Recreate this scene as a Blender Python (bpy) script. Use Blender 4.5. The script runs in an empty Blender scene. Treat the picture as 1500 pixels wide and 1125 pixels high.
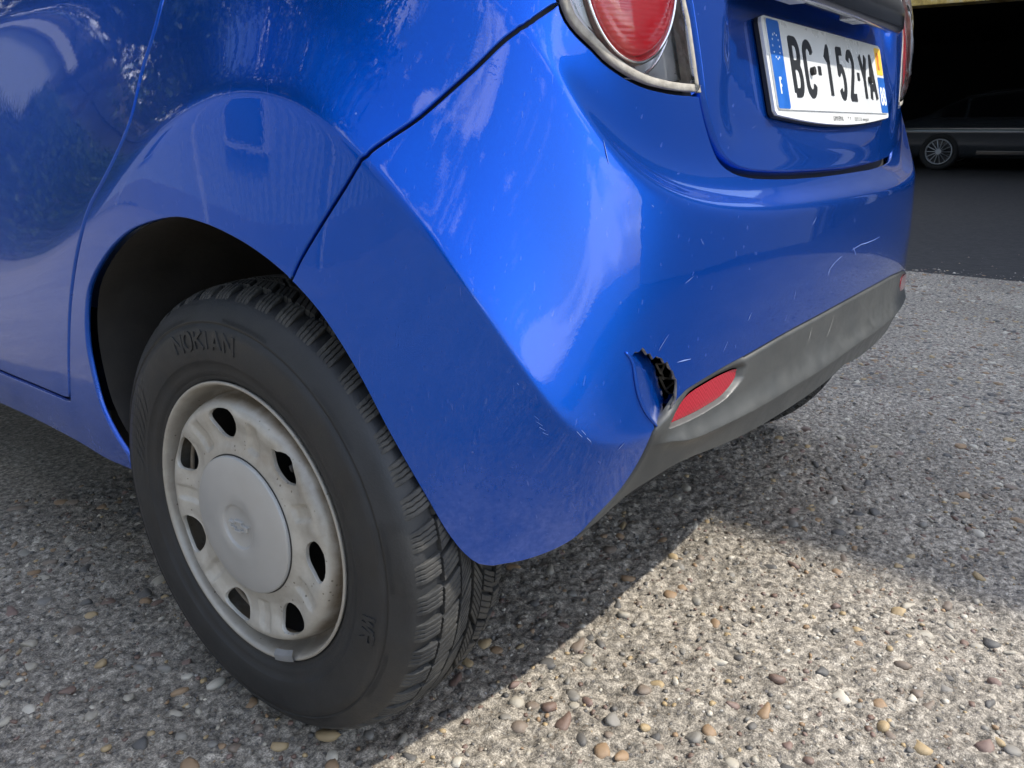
import bpy, math, random, json
import numpy as np
from mathutils import Vector, Matrix
from mathutils.geometry import delaunay_2d_cdt
random.seed(7); RNG=np.random.default_rng(7)
SC=bpy.context.scene; COL=SC.collection
# ------------------------------------------------------------------ camera
cam=bpy.data.cameras.new('camera'); co=bpy.data.objects.new('camera',cam); COL.objects.link(co); SC.camera=co
CAM=Vector((-0.5063,-0.8008,0.7612)); YAW,PIT=0.6519,0.3054
fw=Vector((math.cos(YAW)*math.cos(PIT),math.sin(YAW)*math.cos(PIT),-math.sin(PIT)))
co.location=CAM; co.rotation_euler=fw.to_track_quat('-Z','Y').to_euler()
cam.sensor_width=36; cam.lens=1202.8/1500*36; cam.clip_start=.02; cam.clip_end=900
cam.dof.use_dof=False
SC.render.resolution_x=1024; SC.render.resolution_y=768
# ------------------------------------------------------------------ light
EL,AZ=50.9,38.0       # sun elevation; degrees its ground direction turns from the rear of the car (-y) towards +x
sx,sy=math.sin(math.radians(AZ)),-math.cos(math.radians(AZ))
SUN=Vector((sx*math.cos(math.radians(EL)),sy*math.cos(math.radians(EL)),math.sin(math.radians(EL))))
W=bpy.data.worlds.new('World'); SC.world=W; W.use_nodes=True
nt=W.node_tree; nt.nodes.clear()
def wn(t,**k):
    n=nt.nodes.new(t)
    for a,b in k.items(): setattr(n,a,b)
    return n
out=wn('ShaderNodeOutputWorld'); bg=wn('ShaderNodeBackground'); bg.inputs[1].default_value=.15
sky=wn('ShaderNodeTexSky',sky_type='NISHITA',sun_disc=False,sun_elevation=math.radians(EL),sun_rotation=math.atan2(sx,sy),air_density=1.0,dust_density=1.2,ozone_density=1.4)
tc=wn('ShaderNodeTexCoord'); mp=wn('ShaderNodeMapping'); mp.inputs['Scale'].default_value=(1.0,1.0,2.2)
ns=wn('ShaderNodeTexNoise'); ns.inputs['Scale'].default_value=3.6; ns.inputs['Detail'].default_value=9; ns.inputs['Roughness'].default_value=.58; ns.inputs['Distortion'].default_value=.35
rp=wn('ShaderNodeValToRGB'); rp.color_ramp.elements[0].position=.52; rp.color_ramp.elements[1].position=.61
mx=wn('ShaderNodeMix',data_type='RGBA'); mx.inputs['B'].default_value=(13,13,13,1)
mm=wn('ShaderNodeMath',operation='MULTIPLY'); mm.inputs[1].default_value=.85
L=nt.links.new
L(tc.outputs['Generated'],mp.inputs[0]); L(mp.outputs[0],ns.inputs['Vector']); L(ns.outputs['Fac'],rp.inputs[0]); L(rp.outputs[0],mm.inputs[0])
L(mm.outputs[0],mx.inputs['Factor']); L(sky.outputs[0],mx.inputs['A']); L(mx.outputs['Result'],bg.inputs[0]); L(bg.outputs[0],out.inputs[0])
sl=bpy.data.lights.new('sun','SUN'); sl.energy=2.4; sl.angle=math.radians(.55); sl.color=(1,.95,.86)
so=bpy.data.objects.new('sun',sl); COL.objects.link(so); so.rotation_euler=SUN.to_track_quat('Z','Y').to_euler()
SC.view_settings.view_transform='Standard'; SC.view_settings.look='None'; SC.view_settings.exposure=1.2; SC.view_settings.gamma=1
SC.view_settings.use_curve_mapping=False
# ------------------------------------------------------------------ helpers
def tag(o,label=None,cat=None,group=None,kind=None):
    for k,v in (('label',label),('category',cat),('group',group),('kind',kind)):
        if v: o[k]=v
    return o
def thing(name,label,cat,loc=(0,0,0),group=None,parent=None):
    o=bpy.data.objects.new(name,None); COL.objects.link(o); o.location=loc; o.empty_display_size=.1
    if parent is not None: o.parent=parent; o.location=(0,0,0)
    return tag(o,label,cat,group)
def meshd(name,V,F,mats=None,smooth=True,normals=None,mi=None):
    m=bpy.data.meshes.new(name); V=np.asarray(V,float)
    m.from_pydata(V.tolist(),[],[list(map(int,f)) for f in F] if not isinstance(F,np.ndarray) else F.tolist()); m.update()
    if mats is not None:
        for a in (mats if isinstance(mats,(list,tuple)) else [mats]): m.materials.append(a)
    m.polygons.foreach_set('use_smooth',[bool(smooth)]*len(m.polygons))
    if mi is not None: m.polygons.foreach_set('material_index',[int(x) for x in mi])
    if normals is not None: m.normals_split_custom_set_from_vertices(np.asarray(normals,float).tolist())
    return m
def link(name,m,parent=None):
    o=bpy.data.objects.new(name,m); COL.objects.link(o)
    if parent is not None:
        o.parent=parent
        p=parent; loc=Vector((0,0,0))
        while p is not None: loc+=p.location; p=p.parent
        o.location=-loc
    return o
def obj(name,V,F,mats,parent=None,smooth=True,normals=None,mi=None): return link(name,meshd(name,V,F,mats,smooth,normals,mi),parent)
class MB:
    def __init__(s): s.V=[];s.F=[];s.M=[]
    def add(s,V,F,m=0):
        n=len(s.V); s.V+= [tuple(map(float,v)) for v in V]; s.F+=[tuple(int(i)+n for i in f) for f in F]; s.M+=[m]*len(F); return s
    def box(s,a,b,m=0,bev=0):
        x0,y0,z0=a;x1,y1,z1=b
        return s.add([(x0,y0,z0),(x1,y0,z0),(x1,y1,z0),(x0,y1,z0),(x0,y0,z1),(x1,y0,z1),(x1,y1,z1),(x0,y1,z1)],[(0,3,2,1),(4,5,6,7),(0,1,5,4),(1,2,6,5),(2,3,7,6),(3,0,4,7)],m)
    def bar(s,a,b,r,n=8,m=0,r2=None):
        a=np.array(a,float);b=np.array(b,float);d=b-a;d/=np.linalg.norm(d); u=np.cross(d,[0,0,1.] if abs(d[2])<.9 else [1.,0,0]);u/=np.linalg.norm(u);w=np.cross(d,u); r2=r if r2 is None else r2
        V=[a+r*(u*math.cos(t)+w*math.sin(t)) for t in np.linspace(0,2*math.pi,n,endpoint=False)]+[b+r2*(u*math.cos(t)+w*math.sin(t)) for t in np.linspace(0,2*math.pi,n,endpoint=False)]
        return s.add(V,[(i,(i+1)%n,n+(i+1)%n,n+i) for i in range(n)]+[tuple(range(n))[::-1],tuple(range(n,2*n))],m)
    def make(s,name,mats,parent=None,smooth=False): return obj(name,s.V,s.F,mats,parent,smooth,None,s.M)
def edge_soft(o,w=.004,seg=2):
    b=o.modifiers.new('bevel','BEVEL'); b.width=w; b.segments=seg; b.limit_method='ANGLE'; b.angle_limit=.6
    return o
# ------------------------------------------------------------------ materials
def newmat(name):
    m=bpy.data.materials.new(name); m.use_nodes=True; t=m.node_tree; b=t.nodes['Principled BSDF']; return m,t,b
def N_(t,typ,ins={},**k):
    n=t.nodes.new(typ)
    for a,b in k.items(): setattr(n,a,b)
    for a,b in ins.items():
        if hasattr(b,'is_output') : t.links.new(b,n.inputs[a])
        else: n.inputs[a].default_value=b
    return n
def plain(name,col,rough=.5,metal=0,coat=0,noise=.0,nscale=40,bump=0,bscale=200,spec=None,dust=0,dustcol=(.25,.22,.18,1)):
    m,t,b=newmat(name); b.inputs['Base Color'].default_value=(*col,1); b.inputs['Roughness'].default_value=rough; b.inputs['Metallic'].default_value=metal; b.inputs['Coat Weight'].default_value=coat
    if spec is not None: b.inputs['Specular IOR Level'].default_value=spec
    tc=N_(t,'ShaderNodeTexCoord'); c=None
    if noise or dust:
        n=N_(t,'ShaderNodeTexNoise',{'Vector':tc.outputs['Object'],'Scale':nscale,'Detail':6,'Roughness':.6})
        r=N_(t,'ShaderNodeMapRange',{'Value':n.outputs['Fac'],'From Min':.3,'From Max':.7,'To Min':1-noise,'To Max':1+noise})
        c=N_(t,'ShaderNodeVectorMath',{0:(col[0],col[1],col[2]),'Scale':r.outputs[0]},operation='SCALE').outputs[0]
        if dust:
            n2=N_(t,'ShaderNodeTexNoise',{'Vector':tc.outputs['Object'],'Scale':nscale*.35,'Detail':8,'Roughness':.7})
            r2=N_(t,'ShaderNodeMapRange',{'Value':n2.outputs['Fac'],'From Min':.42,'From Max':.72,'To Min':dust*.15,'To Max':dust})
            x=N_(t,'ShaderNodeMix',{'Factor':r2.outputs[0],'A':c,'B':dustcol},data_type='RGBA'); c=x.outputs['Result']
        t.links.new(c,b.inputs['Base Color'])
        r3=N_(t,'ShaderNodeMapRange',{'Value':n.outputs['Fac'],'From Min':.3,'From Max':.7,'To Min':max(rough-.08,.02),'To Max':min(rough+.12,1)}); t.links.new(r3.outputs[0],b.inputs['Roughness'])
    if bump:
        n=N_(t,'ShaderNodeTexNoise',{'Vector':tc.outputs['Object'],'Scale':bscale,'Detail':5,'Roughness':.6})
        bp=N_(t,'ShaderNodeBump',{'Strength':bump,'Distance':.002,'Height':n.outputs['Fac']}); t.links.new(bp.outputs[0],b.inputs['Normal'])
    return m
def paint_mat(name,base,dirt=1.0):
    m,t,b=newmat(name); tc=N_(t,'ShaderNodeTexCoord'); O=tc.outputs['Object']
    sep=N_(t,'ShaderNodeSeparateXYZ',{0:O})
    n1=N_(t,'ShaderNodeTexNoise',{'Vector':O,'Scale':9,'Detail':8,'Roughness':.65})
    n2=N_(t,'ShaderNodeTexNoise',{'Vector':O,'Scale':160,'Detail':3,'Roughness':.6})
    # road film grows towards the sill and the bumper bottom
    h=N_(t,'ShaderNodeMapRange',{'Value':sep.outputs['Z'],'From Min':.46,'From Max':.27,'To Min':0.0,'To Max':.32})
    a=N_(t,'ShaderNodeMath',{0:n1.outputs['Fac'],1:.25},operation='SUBTRACT')
    a=N_(t,'ShaderNodeMath',{0:a.outputs[0],1:n2.outputs['Fac']},operation='MULTIPLY')
    a=N_(t,'ShaderNodeMath',{0:a.outputs[0],1:5.5},operation='MULTIPLY')
    d=N_(t,'ShaderNodeMath',{0:a.outputs[0],1:h.outputs[0]},operation='MULTIPLY')
    d0=N_(t,'ShaderNodeMath',{0:a.outputs[0],1:.002},operation='MULTIPLY')
    d=N_(t,'ShaderNodeMath',{0:d.outputs[0],1:d0.outputs[0]},operation='ADD')
    # fine scuffs and bug specks
    mpn=N_(t,'ShaderNodeMapping',{'Vector':O,'Rotation':(.4,.9,.3),'Scale':(22,190,26)})
    sc=N_(t,'ShaderNodeTexNoise',{'Vector':mpn.outputs[0],'Scale':3.2,'Detail':2,'Roughness':.4})
    sm=N_(t,'ShaderNodeMapRange',{'Value':sc.outputs['Fac'],'From Min':.715,'From Max':.745,'To Min':0,'To Max':.13})
    vo=N_(t,'ShaderNodeTexVoronoi',{'Vector':O,'Scale':34})
    vm=N_(t,'ShaderNodeMapRange',{'Value':vo.outputs['Distance'],'From Min':.045,'From Max':.03,'To Min':0,'To Max':.3})
    vn=N_(t,'ShaderNodeMath',{0:n1.outputs['Fac'],1:.56},operation='GREATER_THAN')
    vm=N_(t,'ShaderNodeMath',{0:vm.outputs[0],1:vn.outputs[0]},operation='MULTIPLY')
    d=N_(t,'ShaderNodeMath',{0:d.outputs[0],1:sm.outputs[0]},operation='ADD')
    d=N_(t,'ShaderNodeMath',{0:d.outputs[0],1:vm.outputs[0]},operation='ADD')
    d=N_(t,'ShaderNodeMath',{0:d.outputs[0],1:dirt},operation='MULTIPLY',use_clamp=True)
    mx=N_(t,'ShaderNodeMix',{'Factor':d.outputs[0],'A':(*base,1),'B':(.34,.32,.29,1)},data_type='RGBA'); t.links.new(mx.outputs['Result'],b.inputs['Base Color'])
    me=N_(t,'ShaderNodeMapRange',{'Value':d.outputs[0],'From Min':0,'From Max':.6,'To Min':.78,'To Max':.0}); t.links.new(me.outputs[0],b.inputs['Metallic'])
    b.inputs['Roughness'].default_value=.24; b.inputs['Specular IOR Level'].default_value=0.0
    b.inputs['Coat Weight'].default_value=1; b.inputs['Coat IOR'].default_value=1.42
    cr=N_(t,'ShaderNodeMapRange',{'Value':d.outputs[0],'From Min':0.02,'From Max':.5,'To Min':.015,'To Max':.35}); t.links.new(cr.outputs[0],b.inputs['Coat Roughness'])
    fl=N_(t,'ShaderNodeTexVoronoi',{'Vector':O,'Scale':1800}); bp=N_(t,'ShaderNodeBump',{'Strength':.10,'Distance':.001,'Height':fl.outputs['Distance']}); t.links.new(bp.outputs[0],b.inputs['Normal'])
    op=N_(t,'ShaderNodeTexNoise',{'Vector':O,'Scale':5.5,'Detail':2}); op2=N_(t,'ShaderNodeTexNoise',{'Vector':O,'Scale':260,'Detail':1})
    b1=N_(t,'ShaderNodeBump',{'Strength':.22,'Distance':.003,'Height':op.outputs['Fac']}); b2=N_(t,'ShaderNodeBump',{'Strength':.03,'Distance':.0006,'Height':op2.outputs['Fac'],'Normal':b1.outputs[0]}); t.links.new(b2.outputs[0],b.inputs['Coat Normal'])
    return m
PAINT=paint_mat('blue_metallic_paint',(.0,.078,.50))
BLACK=plain('black_rubber_seal',(.008,.008,.009),.6)
PLASTIC=plain('grey_bumper_plastic',(.050,.053,.053),.40,noise=.15,nscale=30,bump=.12,bscale=900,dust=.12,dustcol=(.25,.235,.20,1))
LINER=plain('wheel_arch_liner',(.020,.019,.018),.75,noise=.3,nscale=14,bump=.3,bscale=120,dust=.3,dustcol=(.10,.08,.06,1))
GLASS_,t_,b_=newmat('clear_lens'); t_.nodes.clear()
o_=N_(t_,'ShaderNodeOutputMaterial'); tr=N_(t_,'ShaderNodeBsdfTransparent',{'Color':(.93,.94,.95,1)}); gl=N_(t_,'ShaderNodeBsdfGlossy',{'Roughness':.03,'Color':(1,1,1,1)}); fr=N_(t_,'ShaderNodeFresnel',{'IOR':1.5}); ms=N_(t_,'ShaderNodeMixShader',{0:fr.outputs[0],1:tr.outputs[0],2:gl.outputs[0]}); t_.links.new(ms.outputs[0],o_.inputs[0])
CLEAR=GLASS_

# ---------- body surface
# ---------- spline tools
def natural(t,y):
    n=len(t);h=np.diff(t);A=np.eye(n);b=np.zeros((n,)+y.shape[1:])
    for i in range(1,n-1):
        A[i,i-1]=h[i-1];A[i,i]=2*(h[i-1]+h[i]);A[i,i+1]=h[i]
        b[i]=6*((y[i+1]-y[i])/h[i]-(y[i]-y[i-1])/h[i-1])
    M=np.linalg.solve(A,b)
    def f(x):
        x=np.atleast_1d(x);i=np.clip(np.searchsorted(t,x)-1,0,n-2);d=(x-t[i])[:,None];H=h[i][:,None]
        a=(t[i+1]-x)[:,None]
        return M[i]*a**3/(6*H)+M[i+1]*d**3/(6*H)+(y[i]/H-M[i]*H/6)*a+(y[i+1]/H-M[i+1]*H/6)*d
    return f
HALF=[(0.06,3.0),(0.02,2.3),(0.008,1.6),(0.0,1.0),(0.0,.6),(0,.35),(0,.15),(0.001,0.0),(0.006,-.11),(.018,-.195),(.045,-.275),(.085,-.335),(.14,-.38),(.22,-.412),(.33,-.436),(.5,-.456),(.8,-.468)]
BP=np.array(HALF+[(1.6-x,y) for x,y in HALF[:-1][::-1]])
TT=np.r_[0,np.cumsum(np.hypot(*np.diff(BP,axis=0).T))]
BASE=natural(TT,BP)
def plan(s):
    s=np.clip(s,TT[0],TT[-1]); P=BASE(s); T=BASE(np.minimum(s+1e-4,TT[-1]))-BASE(np.maximum(s-1e-4,0)); T=T/np.linalg.norm(T,axis=1)[:,None]
    return P,np.c_[T[:,1],-T[:,0]]      # outward normal (travel goes front -> rear -> right)
# ---------- control table: per column rows top..bottom of (z, offset)
# columns follow HALF. zB upper crease/ledge, zA lower crease
def col(zt,ot,zB,oB,kmid,zA,oA,sharp,zl,ol,zb,ob,e=.016,eB=.02,slope=None):
    """rows: top, upper mid, B+, B, B-, mid, A+, A, A-, low mid, low, bottom"""
    sA=(oB-oA)/(zB-zA); sT=(ot-oB)/(zt-zB); sL=(ol-oA)/(zl-zA)
    R=[(zt,ot),(zB+(zt-zB)*.5,oB+(ot-oB)*.5),(zB+eB,oB+sT*eB),(zB,oB),(zB-eB,oB-sA*eB),
       ((zA+zB)/2,(oA+oB)/2+kmid),(zA+e,oA+sA*e),(zA,oA),(zA-e,oA-sL*e),
       ((zA+zl)/2,(oA+ol)/2),(zl,ol),(zb,ob)]
    return R
COLS=[
 # zt   ot    zB   oB    kmid  zA   oA  sharp zl  ol    zb   ob
 col(1.02,-.10,.86,-.045,.010,.46,-.004,0,.33,-.012,.21,-.06,e=.05),   # y 3.0
 col(1.02,-.10,.86,-.045,.010,.46,-.004,0,.33,-.012,.21,-.06,e=.05),   # 2.3
 col(1.02,-.09,.86,-.040,.004,.46,-.004,0,.33,-.012,.21,-.06,e=.05),   # 1.6
 col(1.02,-.09,.88,-.045,.000,.46,-.006,0,.33,-.012,.21,-.06,e=.05),   # 1.0
 col(1.02,-.09,.90,-.055,-.006,.50,-.012,0,.33,-.010,.21,-.05,e=.045),   # .6
 col(1.02,-.09,.92,-.065,-.006,.60,-.006,0,.33,-.006,.21,-.035,e=.04),   # .35
 col(1.02,-.09,.94,-.072,-.004,.72,-.004,0,.40,.000,.21,-.02,e=.03),   # .15
 col(1.03,-.10,.95,-.078,-.005,.795,-.012,0,.45,.000,.21,-.01,e=.02),   # 0
 col(1.03,-.11,.945,-.082,-.006,.795,-.020,0,.45,-.002,.21,-.02,e=.014),# -.11
 col(1.03,-.12,.925,-.086,-.007,.755,-.016,0,.42,-.007,.20,-.022,e=.012),# -.195
 col(1.03,-.115,.915,-.078,-.006,.675,-.008,0,.40,-.014,.20,-.035,e=.012),# -.275
 col(1.03,-.10,.882,-.064,-.006,.575,-.002,0,.38,-.020,.20,-.055,e=.012),# .085
 col(1.03,-.085,.812,-.048,-.004,.455,.000,0,.36,-.032,.20,-.085,e=.010),# .14
 col(1.03,-.07,.712,-.022,.006,.435,.000,0,.38,-.022,.20,-.075,e=.010),# .22
 col(1.03,-.08,.675,-.006,.006,.455,-.004,0,.40,-.012,.22,-.06,e=.010,eB=.012),# .33
 col(1.03,-.085,.666,.000,.004,.470,-.006,0,.41,-.008,.23,-.05,e=.010,eB=.010),# .5
 col(1.03,-.085,.668,.002,.003,.480,-.008,0,.42,-.006,.23,-.045,e=.010,eB=.010),# .8
]
nH=len(COLS)
COLS=COLS+COLS[:-1][::-1]
# ledge: for rear columns the rows above B turn quickly inward (shelf) then rise
for i,cix in enumerate(range(len(COLS))):
    k=min(cix,len(COLS)-1-cix)
    w={13:.55,14:1,15:1,16:1}.get(k,0)
    if w:
        R=COLS[cix]; zB,oB=R[3]
        sh=[(R[0][0],R[0][1]),(.78,-.050),(zB+.028,oB-.050)]
        COLS[cix]=[(a[0]*(1-w)+b[0]*w,a[1]*(1-w)+b[1]*w) for a,b in zip(R[:3],sh)]+R[3:]
ZO=np.array(COLS)            # nc,nr,2
NC,NR=ZO.shape[:2]
SCO=TT.copy()                  # columns sit on the base points
def bsp(F,u,ax):
    """uniform cubic b-spline along axis with phantom ends. F (n,...), u (m,) -> (m,...)"""
    F=np.concatenate([2*F[:1]-F[1:2],F,2*F[-1:]-F[-2:-1]]); n=len(F)
    u=np.clip(u,0,n-3-1e-9); i=u.astype(int); f=(u-i)
    w=[(1-f)**3/6,(3*f**3-6*f**2+4)/6,(-3*f**3+3*f**2+3*f+1)/6,f**3/6]
    return sum(wk.reshape((-1,)+(1,)*(F.ndim-1))*F[i+k] for k,wk in enumerate(w))
G3=np.concatenate([np.repeat(SCO[:,None,None],NR,1),ZO],2)   # s,z,o
def S(u,v):
    u=np.atleast_1d(np.asarray(u,float));v=np.atleast_1d(np.asarray(v,float))
    F=np.concatenate([2*G3[:1]-G3[1:2],G3,2*G3[-1:]-G3[-2:-1]]); F=np.concatenate([2*F[:,:1]-F[:,1:2],F,2*F[:,-1:]-F[:,-2:-1]],1)
    u=np.clip(u,0,NC-1-1e-9);v=np.clip(v,0,NR-1-1e-9);i=u.astype(int);j=v.astype(int);f=u-i;g=v-j
    W=lambda f:[(1-f)**3/6,(3*f**3-6*f**2+4)/6,(-3*f**3+3*f**2+3*f+1)/6,f**3/6]
    wu,wv=W(f),W(g); R=0
    for a in range(4):
        for b in range(4): R=R+(wu[a]*wv[b])[:,None]*F[i+a,j+b]
    P,N=plan(R[:,0]); 
    return np.c_[P+N*R[:,2:3],R[:,1]]
def SN(u,v,h=1e-3):
    u=np.clip(np.asarray(u,float),2*h,NC-1-2*h);v=np.clip(np.asarray(v,float),2*h,NR-1-2*h)
    a=S(np.minimum(u+h,NC-1),v)-S(np.maximum(u-h,0),v); b=S(u,np.minimum(v+h,NR-1))-S(u,np.maximum(v-h,0)); n=np.cross(b,a); return n/np.linalg.norm(n,axis=1)[:,None]
# recess outline on (x,z): rounded trapezoid for the number plate
def rr(x,z):
    cx,cz,hx,hz,r=.80,.90,.36,.165,.075
    qx=np.abs(x-cx)-hx+r+.25*(z-cz); qz=np.abs(z-cz)-hz+r
    return np.minimum(np.maximum(qx,qz),0)+np.hypot(np.maximum(qx,0),np.maximum(qz,0))-r
def sst(t): t=np.clip(t,0,1); return t*t*(3-2*t)
def GS(u,v):
    P=S(u,v); N=SN(u,v); d=rr(P[:,0],P[:,2]); k=sst((.016-d)/.040)[:,None]
    pn=np.array([0,-math.cos(.2577),math.sin(.2577)]); p0=np.array([.8,-.3995,.8326])-pn*.011
    Q=P+N*.003; t=np.maximum(((Q-p0)@pn)/(N@pn),.004)
    return Q*(1-k)+(Q-N*t[:,None])*k
def GN(u,v,h=2e-3):
    u=np.asarray(u,float);v=np.asarray(v,float)
    a=GS(u+h,v)-GS(u-h,v); b=GS(u,v+h)-GS(u,v-h); n=np.cross(b,a); return n/np.linalg.norm(n,axis=1)[:,None]
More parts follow.
